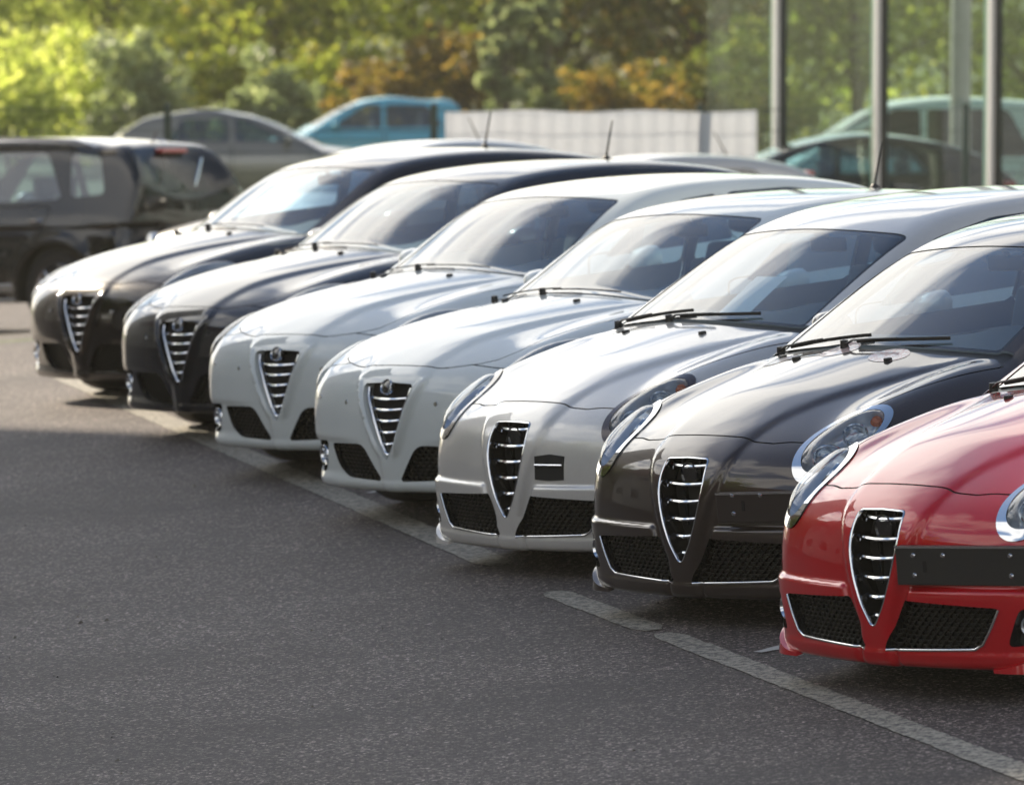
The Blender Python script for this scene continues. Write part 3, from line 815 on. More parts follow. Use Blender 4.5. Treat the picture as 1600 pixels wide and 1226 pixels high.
def long_hatch(label, group, paint_m):
    """longer five-door with a V-shaped grille in a painted channel"""
    def top_extra(x, ay):
        bump_ = np.exp(-((ay - .70) / .12) ** 2) * sig((x - .35) / .12) * sig((1.3 - x) / .3)
        yr = .21 + .33 * (x - .05)
        ridge = sig((yr - ay) / .030) * sig((x - .02) / .05) * sig((1.3 - x) / .1)
        return .030 * bump_ + .012 * ridge
    def front_extra(ay, z):
        w = .055 + .50 * np.clip(z - .33, 0, .5)            # raised rib that follows the V
        rib = -.026 * np.exp(-((ay - w) / .020) ** 2) * sig((.70 - z) / .015) * sig((z - .36) / .035)
        prow = -.015 * sig((w - ay) / .02) * sig((.74 - z) / .03)
        low = .012 * sig((.40 - z) / .012) * sig((ay - .30) / .10) * sig((z - .235) / .012) 
        lip = -.010 * sig((.215 - z) / .012)
        return rib + prow + low + lip
    c = Car(detail=True, plan_a=.215, plan_b=1.0, plan_c=.60,
            prof=[(.12, .035), (.20, .012), (.33, .0), (.50, .006), (.60, .020), (.68, .045), (.76, .095), (.84, .22)],
            top=[(-.1, .66), (.0, .725), (.107, .774), (.25, .828), (.45, .880), (.75, .928), (1.05, .960), (1.3, .978), (2.2, .97), (3.4, .99), (4.0, .98), (4.36, .94)],
            crown=.17, top_extra=top_extra, front_extra=front_extra,
            wid=[(-.1, .84), (.3, .875), (.9, .897), (1.5, .885), (2.4, .89), (3.4, .90), (4.0, .87), (4.36, .80)], zmid=.60, tumble=.28, under=.30,
            wheels=(.76, 3.55), wr=.315, flare=.016, rearp=[(.1, 4.28), (.35, 4.35), (.6, 4.345), (.9, 4.28), (1.1, 4.22)], rear_a=.15,
            zbot=lambda x: .165 + .03 * sig((x - .3) / .05), kf=.17, ks=.22,
            wrap=.25, ghcrown=.10, gh=[(.90, .83), (1.10, .925), (1.25, .985), (1.55, 1.132), (1.80, 1.250), (1.97, 1.300), (2.2, 1.326), (2.5, 1.328), (2.9, 1.305), (3.4, 1.235), (3.75, 1.14), (4.02, 1.01), (4.25, .90)],
            ghs=.9, ghw=[(.9, .83), (1.4, .82), (2.4, .80), (3.4, .76), (4.1, .68)], tumg=.46, ghz=.93, kg=.13, ghrear=4.5, kb=.03)
    c.wrap_r = 0.
    xs = axis((-.06, .42, .0135), (.42, 1.3, .022), (1.3, 4.45, .038)); zs = axis((.09, .84, .0135), (.84, 1.48, .024)); ys = axis((-.96, .96, .020))
    sk = Skin(c, xs, ys, zs)
    ws = rpoly([(1.165, -.3), (1.165, .66), (1.885, .572), (1.90, -.3)], [0, .03, .04, 0])
    rw = rpoly([(3.62, -.3), (3.62, .52), (4.02, .58), (4.02, -.3)], .04)
    s1 = rpoly([(1.62, .98), (2.05, 1.19), (2.35, 1.215), (2.56, 1.22), (2.56, .98)], .03); s2 = rpoly([(2.63, .98), (2.63, 1.22), (3.10, 1.20), (3.50, 1.12), (3.62, 1.05), (3.45, 1.0)], .04)
    cabin_cuts(sk, c, ws, rw, [s1, s2])
    vee = rpoly(mirror_poly([(0, .684), (.186, .676), (.178, .63), (.120, .505), (.06, .395), (.006, .318)]), [0, .03, .02, .05, .05, .015, .015, .05, .05, .02, .03])
    sk.cut(lambda Pn: sd_poly(Pn[:, 1], Pn[:, 2], vee), 'grille', mfront)
    intake = rpoly([(.205, .392), (.515, .384), (.455, .270), (.37, .228), (.065, .218)], [.05, .02, .08, .08, .012])
    sk.cut(front_fn(intake), 'intake', mfront)
    fog = rpoly([(.553, .394), (.80, .387), (.79, .25), (.60, .238)], [.02, .02, .03, .05])
    sk.cut(front_fn(fog), 'fog', lambda V, N: (V[:, 0] < .8))
    A, B = (.20, .640, .600), (.66, .815, .800); out = np.array([-.45, .65, .55]); out /= np.linalg.norm(out)
    lf, LC, lu, lw, la = ellipse_lamp(A, B, .10, .10, out)
    sk.cut(lf, 'lamp', lambda V, N: (V[:, 0] < .9) & (V[:, 2] > .5))
    split_sides(sk, ('lamp', 'fog', 'intake'))
    mtop = lambda V, N: (V[:, 2] > .6) & (N[:, 2] > .12)
    hood = [(.110, -.1), (.110, 0), (.113, .15), (.124, .28), (.14, .35), (.165, .42), (.20, .50), (.25, .57), (.35, .62), (.6, .66), (.9, .71), (1.15, .755), (1.25, .76), (1.27, .70)] + \
           [(1.115 + c.wrap * y * y, y) for y in (.65, .5, .4, .3, .2, .1, 0)] + [(1.115, -.1)]
    panel(sk, top_fn(hood), 'hood', mtop, .0026)
    cowl = [(1.10 + c.wrap * y * y, y) for y in (-.1, 0, .2, .4, .6)] + [(1.22, .72), (1.32, .72)] + [(1.18 + c.wrap * y * y, y) for y in (.68, .5, .3, 0, -.1)]
    sk.cut(top_fn(cowl), 'cowl', mtop)
    panel(sk, side_fn([(-1, -.1), (-1, .80), (.12, .80), (.2, .74), (.45, .62), (.54, .5), (.56, .3), (.56, -.1)]), 'bumper', lambda V, N: V[:, 0] < .8)
    for i, p in enumerate(([(1.42, .30), (1.40, .80), (1.55, 1.0), (2.58, 1.0), (2.60, .30)], [(2.62, .30), (2.62, 1.0), (3.55, 1.0), (3.45, .75), (3.12, .45), (3.05, .30)])):
        panel(sk, side_fn(rpoly(p, .05)), 'door%d' % i, lambda V, N: (np.abs(N[:, 1]) > .4) & (V[:, 2] < 1.08))
    split_sides(sk, ('door0', 'door1'))
    root = empty('parked_car', label, 'car', group)
    finish_body(sk, root, paint_m, (1.35, 4.3, .9))
    cabin_parts(sk, c, root, 'glass', 'privacy')
    sk.build(('cowl',), 'cowl_panel', M['black'], root, off=-.012)
    g = bpy.data.objects.new('grille', None); link(g, root)
    dx = lambda d: (lambda V: np.tile([d, 0, 0], (len(V), 1)))
    sk.walls(('grille',), dx(.06), 'grille_surround', paint_m, root, back='grille_backing', backmat=M['dark'])
    half = [(.158, .655), (.150, .62), (.118, .555), (.080, .47), (.045, .395), (.018, .352), (0, .345)]
    path = densify([(a, b) for a, b in half] + [(-a, b) for a, b in reversed(half[:-1])], .015, False)
    tube_on(c, path, .0075, 'frame', M['chrome'], g, off=.022, closed=False, ry=.012)
    def gw(z): return float(np.interp(z, [.345, .395, .47, .555, .62, .655], [.01, .045, .080, .118, .150, .158])) - .004
    slats(c, g, [.400, .455, .508, .560, .610], gw, .030, hgt=.011)
    badge(c, root, 0, .665, .037)
    for t in ('intake_p', 'intake_n'): sk.walls((t,), dx(.09), 'intake_duct', M['blackgloss'], root, back='intake_backing', backmat=M['dark'])
    honeycomb(c, intake, 'intake_mesh', root, dx=.035, cw=.040, ch=.018, bar=.004)
    for t, s_ in (('fog_p', 1), ('fog_n', -1)):
        sk.walls((t,), dx(.06), 'fog_lamp_recess', M['blackgloss'], root, back='recess_backing', backmat=M['black'])
        fy, fz = .628, .320; x = float(c.fx([fy], [fz])[0]) + .012
        lamp = bpy.data.objects.new('fog_lamp', None); link(lamp, root)
        M4 = Matrix.Translation((x, s_ * fy, fz)) @ Vector((-1, .25 * s_, 0)).to_track_quat('Z', 'Y').to_matrix().to_4x4()
        MB().lathe([(.050, -.03), (.052, .004), (.047, .012), (.040, .009), (.035, -.006)], M4, 28).obj('bezel', M['chrome'], lamp, True)
        MB().lathe([(.0005, .008), (.018, .004), (.022, -.004), (.035, -.012)], M4, 24).obj('bulb_glass', M['lamp'], lamp, True)
    for y, z in ((.34, .585), (-.34, .585), (.62, .60), (-.62, .60)):
        x = float(c.fx([y], [z])[0]); n_ = c.normals(np.array([[x, y, z]]))[0]
        MB().lathe([(.0004, .003), (.010, .003), (.012, .0), (.012, -.01)], Matrix.Translation((x, y, z)) @ Vector(n_).to_track_quat('Z', 'Y').to_matrix().to_4x4(), 14).obj('parking_sensor', M['satin'], root, True)
    C3 = np.array(LC)
    for t, s_ in (('_p', 1), ('_n', -1)):
        h = bpy.data.objects.new('headlight', None); link(h, root)
        lens_dome(sk, 'lamp' + t, h, .012)
        lamp_inside(sk, ('lamp' + t,), h, C3, out, .09, [(C3 - lu * .10 - out * .02, .045, 'lens'), (C3 + lu * .03 - out * .01, .04, 'lens')], s_)
    MB().box((.35, -.45, .13), (.42, .45, .20)).box((.42, -.5, .15), (1.0, .5, .19)).obj('undertray', M['black'], root)
    for wx in c.wheels:
        for s_ in (1, -1): wheel(root, wx, s_ * .775, .315, .205, M['satin'])
    seats_and_dash(c, root, 1.20, .945, .70, 2.75)
    door_mirror(c, root, 1.80, .935, .955, paint_m)
    wipers(c, root, 1.132, .60, c.wrap, .2)
    for yy in (.27, -.27):
        x = 1.0; z = float(c.tz([x], [yy])[0]); MB().box((x - .016, yy - .011, z - .006), (x + .016, yy + .011, z + .012)).obj('washer_jet', M['black'], root, bevel=.004)
    x = 3.22; z = float(c.tz([x], [0.])[0])
    an = bpy.data.objects.new('antenna', None); link(an, root)
    MB().lathe([(.03, -.01), (.026, .012), (.01, .03)], Matrix.Translation((x, 0, z)), 14).obj('antenna_foot', M['black'], an, True)
    MB().tube([(x, 0, z + .02), (x + .07, 0, z + .23)], [.008, .004], 6).obj('antenna_rod', M['black'], an, True)
    for s_ in (1, -1):
        MB().box((4.25, s_ * .60 - .17, .72), (4.33, s_ * .60 + .14, .92)).obj('taillight', M['redlens'], root, bevel=.03)
    return root, c, sk

def repaint(root, old, new):
    for o in root.children_recursive:
        if o.type == 'MESH':
            for i, sl in enumerate(o.material_slots):
                if sl.material == old: sl.link = 'OBJECT'; sl.material = new
def copy_tree(o, parent=None):
    n = o.copy(); COL.objects.link(n); n.parent = parent
    for ch in o.children: copy_tree(ch, n)
    return n
def place(root, car):                       # car 1..7 from the far end of the row
    th = R(51.671 + YAW[car - 1]); S, C = math.sin(th), math.cos(th); X, Y = POS[car - 1]
    root.matrix_world = SL @ Matrix(((S, -C, 0, X), (C, S, 0, Y), (0, 0, 1, 0), (0, 0, 0, 1)))
YAW = [1.31, -.1, -2.1, -.5, 1.81, -.95, 2.35]
POS = [(-2.605, 35.509), (-1.846, 32.581), (-1.206, 29.88), (-.604, 27.335), (-.064, 24.958), (.609, 22.809), (1.204, 20.447)]

def lens_dome(sk, tg, h, bulge):
    idx, F = sk.sub((tg,)); V = sk.V[idx]; BV = sk.V[np.array(sorted({a for e in sk.boundary((tg,)) for a in e}))]
    dm = np.min(np.linalg.norm(V[:, None, :] - BV[None, :, :], axis=2), axis=1); t = np.clip(dm / .07, 0, 1)
    mesh('lens', V + sk.N[idx] * (.003 + bulge * (1 - (1 - t) ** 2))[:, None], F, M['lens'], h, smooth=True)
# ------------------------------------------------------------------ terrain
TS = math.tan(SLOPE)
def gw(X, Y):                                    # ground height in the world: the lot slopes sideways, then drops to the level ground behind
    s = min(1., max(0., (Y - 40.) / 15.)); s = s * s * (3 - 2 * s)
    return (1 - s) * TS * min(14., max(-7., X)) + s * (-1.08 - .027 * max(0., min(Y, 140.) - 55.))
def gz(X, Y): return gw(X, Y) - TS * X           # the same in the tilted site frame
def W_(X, Y): return Vector((X, Y, gw(X, Y)))
def wpix(u, v, Y): return SL @ pix(u, v, Y)
def ray_site(u, v):
    a, b = u - 800, v - 613; cr_, sr_ = math.cos(R(-5.03)), math.sin(R(-5.03)); uu = cr_ * a + sr_ * b; ww = -sr_ * a + cr_ * b
    q = -ww / FPX; c_, s_ = math.cos(PITCH), math.sin(PITCH); return Vector((uu / FPX, c_ + q * s_, -s_ + q * c_))
def pix(u, v, Y):
    d = ray_site(u, v); k = Y / d.y; return Vector((d.x * k, Y, CAM_H + d.z * k))
def ground_pix(u, v):
    Y = 15.
    while Y < 140:
        p = pix(u, v, Y)
        if p.z <= gz(p.x, p.y): return p
        Y += .02
    return p

asph = NT('asphalt'); co = asph.coord(); b_ = asph.b
n1 = asph.n('ShaderNodeTexVoronoi'); n1.inputs['Scale'].default_value = 95; asph.l(co, n1.inputs['Vector'])
n1b = asph.n('ShaderNodeTexVoronoi'); n1b.inputs['Scale'].default_value = 210; asph.l(co, n1b.inputs['Vector'])
sx1 = asph.n('ShaderNodeSeparateXYZ'); asph.l(n1.outputs['Color'], sx1.inputs[0])
sx2 = asph.n('ShaderNodeSeparateXYZ'); asph.l(n1b.outputs['Color'], sx2.inputs[0])
base = asph.ramp(asph.noise(.55, 7, .6, co, .3), [(.30, (.060, .048, .045)), (.5, (.082, .067, .063)), (.72, (.108, .090, .084))])
st = asph.ramp(sx1.outputs[0], [(0, (.28,) * 3), (.5, (.78,) * 3), (.78, (1.4,) * 3), (.93, (3.4,) * 3), (1, (6.,) * 3)])
st2 = asph.ramp(sx2.outputs[1], [(0, (.6,) * 3), (.6, (1,) * 3), (.93, (1.3,) * 3), (1, (2.4,) * 3)])
c1 = asph.mix(1, base, st, 'MULTIPLY'); c1 = asph.mix(1, c1, st2, 'MULTIPLY')
stain = asph.ramp(asph.noise(.45, 6, .65, co, .6), [(.50, (0, 0, 0)), (.66, (.60,) * 3)])
c1 = asph.mix(stain, c1, (.030, .027, .027))
rust = asph.ramp(asph.noise(1.1, 6, .7, co, .8), [(.62, (0, 0, 0)), (.80, (.35,) * 3)])
c1 = asph.mix(rust, c1, (.10, .066, .045))
asph.l(c1, b_.inputs['Base Color']); b_.inputs['Roughness'].default_value = .74
hs = asph.n('ShaderNodeMath', operation='ADD'); asph.l(n1.outputs['Distance'], hs.inputs[0]); asph.l(asph.noise(330, 3, .6, co), hs.inputs[1])
asph.bump(hs.outputs[0], .8, .008)
M['asphalt'] = asph.m
gr = NT('grass_field'); co = gr.coord(); gr.l(gr.ramp(gr.noise(.8, 8, .7, co), [(.3, (.03, .05, .012)), (.7, (.09, .11, .03))]), gr.b.inputs['Base Color']); gr.b.inputs['Roughness'].default_value = .95
M['field'] = gr.m

def terrain(name, xs, ys, mat, dz=0.):
    V = [(x, y, gz(x, y) + dz) for y in ys for x in xs]; n = len(xs)
    F = [(j * n + i, j * n + i + 1, (j + 1) * n + i + 1, (j + 1) * n + i) for j in range(len(ys) - 1) for i in range(n - 1)]
    o = mesh(name, V, F, mat, smooth=True); o.matrix_world = SL; o['kind'] = 'structure'; return o
terrain('ground', [-900, -400, -150, -60, -30, -12, -6, 0, 6, 14, 30, 60, 150, 400, 900], [-300, -120, -60, -20, 0, 20, 34, 37, 39, 40, 41, 43, 46, 52, 60, 75, 100, 160, 400, 900], M['field'], -.012)
terrain('asphalt_lot', [-60, -30, -12, -6, 0, 6, 14, 30], [-40, -20, 0, 20, 34, 36, 38, 39, 40, 41, 42, 44, 47, 52, 60, 62], M['asphalt'])

# worn painted lines
wl = NT('worn_line_paint'); co = wl.coord(); g1 = wl.noise(26, 9, .8, co); g2 = wl.noise(120, 4, .75, co); gg = wl.n('ShaderNodeMath', operation='MULTIPLY_ADD'); wl.l(g2, gg.inputs[0]); gg.inputs[1].default_value = .55; wl.l(g1, gg.inputs[2])
msk = wl.ramp(gg.outputs[0], [(.70, (0, 0, 0)), (.82, (1, 1, 1))])
wl.l(wl.mix(msk, (.07, .065, .065), wl.mix(g1, (.27, .25, .20), (.40, .375, .31))), wl.b.inputs['Base Color']); wl.b.inputs['Roughness'].default_value = .8; wl.bump(g2, .4, .003)
M['line'] = wl.m
M['line2'] = P('bay_line_paint', (.45, .44, .42), .8).m
def strip(name, a, b, w0, mat, dz=.004, jag=.005, seed=0):
    r = random.Random(seed); a, b = Vector(a), Vector(b); d = (b - a); L = d.length; d.normalize(); nrm = Vector((-d.y, d.x)); n = max(4, int(L / .05)); V = []
    for i in range(n + 1):
        p = a + d * (L * i / n); tap = min(1, .55 + i * .2, .55 + (n - i) * .2)
        for s_ in (-1, -.34, .34, 1):
            q = p + nrm * s_ * (w0 / 2 * tap + r.uniform(-jag, jag) * (abs(s_) == 1)); V.append((q.x, q.y, gz(q.x, q.y) + dz))
    F = [(i * 4 + k, i * 4 + k + 1, i * 4 + 5 + k, i * 4 + 4 + k) for i in range(n) for k in range(3)]
    o = mesh(name, V, F, mat); o.matrix_world = SL; o['kind'] = 'structure'; return o
for i, (p, q) in enumerate((((85, 583), (780, 883)), ((862, 925), (1022, 985)), ((1036, 991), (1640, 1225)))):
    A_, B_ = ground_pix(*p), ground_pix(*q); strip('road_marking', A_.xy, B_.xy, (.16, .13, .12)[i], M['line'], seed=i)
lineA, lineB = ground_pix(85, 583), ground_pix(1450, 1150)
bp = ground_pix(1165, 1024); th = R(51.67); f_ = Vector((math.sin(th), math.cos(th))); off = Vector((bp.x - POS[6][0], bp.y - POS[6][1]))
la, lb = lineA.xy, lineB.xy; ld = (lb - la).normalized()
for i in range(7):
    q = Vector(POS[i]) + off; den_ = f_.x * ld.y - f_.y * ld.x; t_ = ((la.x - q.x) * ld.y - (la.y - q.y) * ld.x) / den_
    p0 = q + f_ * (t_ + .10); strip('bay_marking', p0, p0 + f_ * 4.8, .085, M['line2'], .0045, .004, seed=20 + i)

# ------------------------------------------------------------------ foliage
def leaf_mat(name, cols, trans=.5):
    m = NT(name); co = m.coord(); oi = m.n('ShaderNodeObjectInfo')
    at = m.n('ShaderNodeAttribute', attribute_name='leaf'); 
    c = m.ramp(at.outputs['Fac'], cols)
    m.l(c, m.b.inputs['Base Color']); m.b.inputs['Roughness'].default_value = .45; m.b.inputs['Specular IOR Level'].default_value = .35
    t = m.n('ShaderNodeBsdfTranslucent'); c2 = m.mix(1, c, (1.9, 1.9, 1.2), 'MULTIPLY'); m.l(c2, t.inputs[0])
    mx = m.n('ShaderNodeMixShader'); mx.inputs[0].default_value = trans + .12; m.l(m.b.outputs[0], mx.inputs[1]); m.l(t.outputs[0], mx.inputs[2]); m.l(mx.outputs[0], m.o.inputs[0]); return m.m
LM = {
 'lime': leaf_mat('lime_glow_leaves', [(0, (.17, .21, .05)), (.4, (.30, .36, .09)), (.75, (.46, .49, .17)), (1, (.60, .61, .30))], .55),  # lime colour raised to carry the warm glow at far left
 'green': leaf_mat('green_leaves', [(0, (.09, .12, .02)), (.5, (.20, .26, .04)), (.85, (.33, .36, .07)), (1, (.52, .50, .18))], .45),
 'olive': leaf_mat('olive_leaves', [(0, (.10, .13, .025)), (.5, (.22, .26, .045)), (.8, (.34, .34, .065)), (1, (.46, .40, .10))], .5),
 'autumn': leaf_mat('autumn_leaves', [(0, (.05, .05, .015)), (.35, (.12, .095, .022)), (.7, (.20, .12, .025)), (1, (.30, .22, .06))], .5),
 'dark': leaf_mat('dark_leaves', [(0, (.04, .055, .015)), (.5, (.10, .12, .025)), (.85, (.20, .17, .04)), (1, (.40, .25, .06))], .4),
 'sage': leaf_mat('pale_leaves', [(0, (.10, .13, .07)), (.5, (.20, .25, .15)), (1, (.36, .40, .27))], .4)}
_bk = NT('bark'); _bk.l(_bk.ramp(_bk.noise(14, 6, .7, _bk.coord()), [(.3, (.035, .028, .02)), (.7, (.11, .09, .07))]), _bk.b.inputs['Base Color']); _bk.b.inputs['Roughness'].default_value = .9; M['bark'] = _bk.m
def leaves_mesh(name, centres, radii, per, size, seed, mat, flat=.8, skew=1.6):
    r = np.random.RandomState(seed); n = len(centres) * per
    c = np.repeat(np.array(centres), per, 0); rad = np.repeat(np.array(radii), per)[:, None]
    d = r.normal(size=(n, 3)); d /= np.linalg.norm(d, axis=1, keepdims=True); Pp = c + d * rad * r.uniform(.25, 1, (n, 1)) ** .6 * [1, 1, flat]
    a = r.normal(size=(n, 3)); a /= np.linalg.norm(a, axis=1, keepdims=True); b = np.cross(a, r.normal(size=(n, 3))); b /= np.linalg.norm(b, axis=1, keepdims=True)
    s_ = size * r.uniform(.55, 1.35, (n, 1)); V = np.empty((n, 4, 3)); V[:, 0] = Pp - a * s_; V[:, 1] = Pp + b * s_ * .55; V[:, 2] = Pp + a * s_; V[:, 3] = Pp - b * s_ * .55
    me = bpy.data.meshes.new(name); me.vertices.add(n * 4); me.vertices.foreach_set('co', V.reshape(-1)); me.loops.add(n * 4); me.loops.foreach_set('vertex_index', np.arange(n * 4))
    me.polygons.add(n); me.polygons.foreach_set('loop_start', np.arange(n) * 4); me.polygons.foreach_set('loop_total', np.full(n, 4)); me.materials.append(mat)
    cl = np.repeat(r.uniform(-.22, .22, len(centres)), per); f = np.clip(r.uniform(0, 1, n) ** skew + cl, 0, 1); at = me.attributes.new('leaf', 'FLOAT', 'FACE'); at.data.foreach_set('value', f)
    me.update(); me.validate(); return me
def crown_mesh(seed, rx, rz, clumps, per, size, mat, name='crown', low=.0, skew=1.6):
    r = np.random.RandomState(seed); C = []; Rr = []
    lob = r.normal(size=(7, 3)); lob /= np.linalg.norm(lob, axis=1, keepdims=True)
    while len(C) < clumps:
        d = r.normal(size=3); d /= np.linalg.norm(d); k = .62 + .38 * max(0, float((lob @ d).max())) ** 3 + r.uniform(-.08, .08)
        rr = r.uniform(0, 1) ** .42 * k; p = d * rr * [rx, rx, rz]; C.append(p + [0, 0, rz * (1 + low)]); Rr.append(r.uniform(.14, .30) * rx)
    return leaves_mesh(name, C, Rr, per, size, seed, mat, skew=skew)
def trunk_mesh(seed, h, r0, ch, rx, name='trunk'):
    r = random.Random(seed); b = MB(); lean = Vector((r.uniform(-.06, .06), r.uniform(-.06, .06), 1)); pts = [Vector((0, 0, -.3))]
    n = 8
    for i in range(1, n + 1): pts.append(Vector((lean.x * h * i / n + r.uniform(-.05, .05), lean.y * h * i / n + r.uniform(-.05, .05), h * i / n)))
    b.tube(pts, [r0 * (1 - .8 * i / n) for i in range(n + 1)], 8)
    for k in range(9):
        t = r.uniform(.22, .9); p = pts[int(t * n)]; q = r.uniform(0, 6.28); L = rx * r.uniform(.5, .9); e = p + Vector((math.cos(q) * L, math.sin(q) * L, L * r.uniform(.35, .9)))
        m_ = (p + e) / 2 + Vector((0, 0, .12 * L)); b.tube([p, m_, e], [r0 * .35, r0 * .22, r0 * .06], 6)
    return b
def place_up(o, X, Y, rz=0, sc=1., dz=0.):
    o.matrix_world = Matrix.Translation(W_(X, Y) + Vector((0, 0, dz))) @ Matrix.Rotation(rz, 4, 'Z') @ Matrix.Scale(sc, 4)
MESHES = {}
def tree(X, Y, kind, rx, rz, base, seed, label, group='trees beyond the fence', sc=1., leaf=.075, clumps=105, per=56):
    key = (kind, rx, rz, seed % 2)
    if key not in MESHES:
        MESHES[key] = crown_mesh(seed % 2 + 11, rx, rz, clumps, per, leaf, LM[kind], low=base / max(rz, .1))
        MESHES[key + ('t',)] = trunk_mesh(seed, base + rz * 1.5, .13, base, rx)
    t = empty('tree', label, 'tree', group)
    c = link(bpy.data.objects.new('crown', MESHES[key]), t); c['kind'] = 'stuff'; del c['kind']
    k = MESHES[key + ('t',)]
    if isinstance(k, MB): o = k.obj('trunk', M['bark'], t, True); MESHES[key + ('t',)] = o.data
    else: link(bpy.data.objects.new('trunk', k), t)
    place_up(t, X, Y, seed * 1.7, sc); return t
def bush(X, Y, kind, rx, rz, seed, label, group='bushes along the fence', leaf=.06, clumps=70, per=60, sc=1., stems=True):
    t = empty('bush', label, 'bush', group)
    link(bpy.data.objects.new('foliage', crown_mesh(seed, rx, rz, clumps, per, leaf, LM[kind], 'foliage', low=-.05)), t)
    if stems:
        b = MB(); r = random.Random(seed)
        for k in range(6):
            q = r.uniform(0, 6.28); e = Vector((math.cos(q) * rx * .5, math.sin(q) * rx * .5, rz * 1.3)); b.tube([(0, 0, -.2), e * .5 + Vector((0, 0, .1)), e], [.03, .02, .006], 5)
        b.obj('stem', M['bark'], t, True)
    place_up(t, X, Y, seed, sc); return t

def XY(u, Y): return wpix(u, 120, Y).x
# back rank of trees (px in the photograph, distance, kind, crown radius, half height, clear stem)
TREES = [(-60, 84, 'lime', 2.3, 2.6, .5, 'glowing lime green tree at the far left edge of the tree belt'),
 (60, 96, 'lime', 2.4, 2.8, .6, 'thin lime tree with white sky showing through behind the black estate car'),
 (180, 86, 'lime', 2.1, 2.5, .4, 'yellow green tree standing left above the grey hatchback roof'),
 (320, 92, 'olive', 2.4, 2.9, .6, 'olive yellow tree rising behind the left fence post'),
 (430, 83, 'olive', 2.0, 2.3, .3, 'olive tree above the gap between grey and blue hatchbacks'),
 (520, 99, 'green', 2.5, 3.0, .8, 'darker green tree set further back above the sky blue car'),
 (640, 84, 'green', 2.1, 2.5, .3, 'broad green tree with pale leaf edges above the blue car'),
 (760, 90, 'green', 2.4, 2.8, .5, 'green tree above the left end of the white fence sheet'),
 (880, 84, 'dark', 2.1, 2.5, .4, 'dark green tree behind the pale feathery shrubs'),
 (985, 91, 'dark', 2.4, 2.8, .5, 'dark tree with rusty leaves above the middle of the white sheet'),
 (1080, 85, 'dark', 2.1, 2.5, .3, 'dark russet tree beside the corner of the glass building'),
 (1210, 90, 'olive', 2.3, 2.7, .4, 'olive tree seen through the first glass panes'),
 (1340, 86, 'green', 2.2, 2.6, .3, 'green tree seen through the middle glass panes'),
 (1480, 92, 'olive', 2.4, 2.8, .5, 'olive tree seen through the glass above the white van'),
 (1620, 86, 'green', 2.2, 2.6, .3, 'green tree seen through the last glass pane at right'),
 (1790, 90, 'olive', 2.4, 2.8, .4, 'olive tree just past the right edge of the frame'), (1960, 85, 'green', 2.2, 2.6, .3, 'green tree well past the right edge of the frame'), (2150, 92, 'dark', 2.4, 2.8, .5, 'dark tree behind the far end of the showroom'), (2350, 87, 'green', 2.2, 2.6, .3, 'last green tree of the belt beyond the showroom'),
 (-210, 88, 'lime', 2.3, 2.6, .4, 'lime tree just past the left edge of the frame'), (-380, 92, 'olive', 2.4, 2.8, .5, 'olive tree well past the left edge of the frame')]
for i, (u, Y, k, rx, rz, ba, lab) in enumerate(TREES): tree(XY(u, Y + 34), Y + 34, k, rx, rz, ba, i, lab, sc=1.38)
BUSH = [(20, 70, 'lime', 1.1, .95, 'sunlit lime bush low behind the black estate car roof'), (120, 74, 'lime', 1.2, 1.15, 'rounded lime bush left of the grey hatchback'),
 (215, 71, 'sage', .9, 1.0, 'pale silvery bush behind the left fence post'), (330, 76, 'olive', 1.2, 1.15, 'olive bush right behind the grey hatchback roof'),
 (425, 72, 'sage', .8, .85, 'small pale bush between the grey and blue hatchbacks'), (520, 76, 'olive', 1.2, .95, 'olive brown bush above the blue hatchback'),
 (610, 73, 'autumn', 1.0, .85, 'rust coloured bush beside the dark fence post'), (700, 76, 'autumn', 1.1, 1.05, 'orange leaved bush above the left end of the white sheet'),
 (785, 71, 'sage', .40, 1.45, 'tall feathery pale shrub above the white sheet'), (845, 71.5, 'sage', .36, 1.5, 'second feathery pale shrub above the white sheet'),
 (905, 74, 'dark', 1.0, .8, 'dark green bush above the middle of the white sheet'), (985, 73, 'autumn', 1.1, .70, 'low russet bush behind the right half of the white sheet'),
 (1065, 74, 'dark', 1.0, .75, 'rusty bush beside the glass building corner'), (1170, 76, 'olive', 1.1, 1.0, 'yellow green bush behind the first glass panes')]
for i, (u, Y, k, rx, rz, lab) in enumerate(BUSH): bush(XY(u, Y + 36), Y + 36, k, rx, rz, 40 + i, lab, sc=1.45)
# continuous undergrowth behind
r_ = np.random.RandomState(3); C_ = []; 
for i in range(170):
    Y = r_.uniform(116, 132); X = -9 + 26 * r_.uniform(0, 1) ** .7; C_.append([X, Y, gw(X, Y) + r_.uniform(.1, 1.7 + .06 * (X + 6))])
o = link(bpy.data.objects.new('undergrowth', leaves_mesh('undergrowth', C_, r_.uniform(.6, 1.2, len(C_)), 44, .11, 8, LM['green']))); tag(o, 'mixed green undergrowth filling the gaps below the trees', 'undergrowth', kind='stuff')

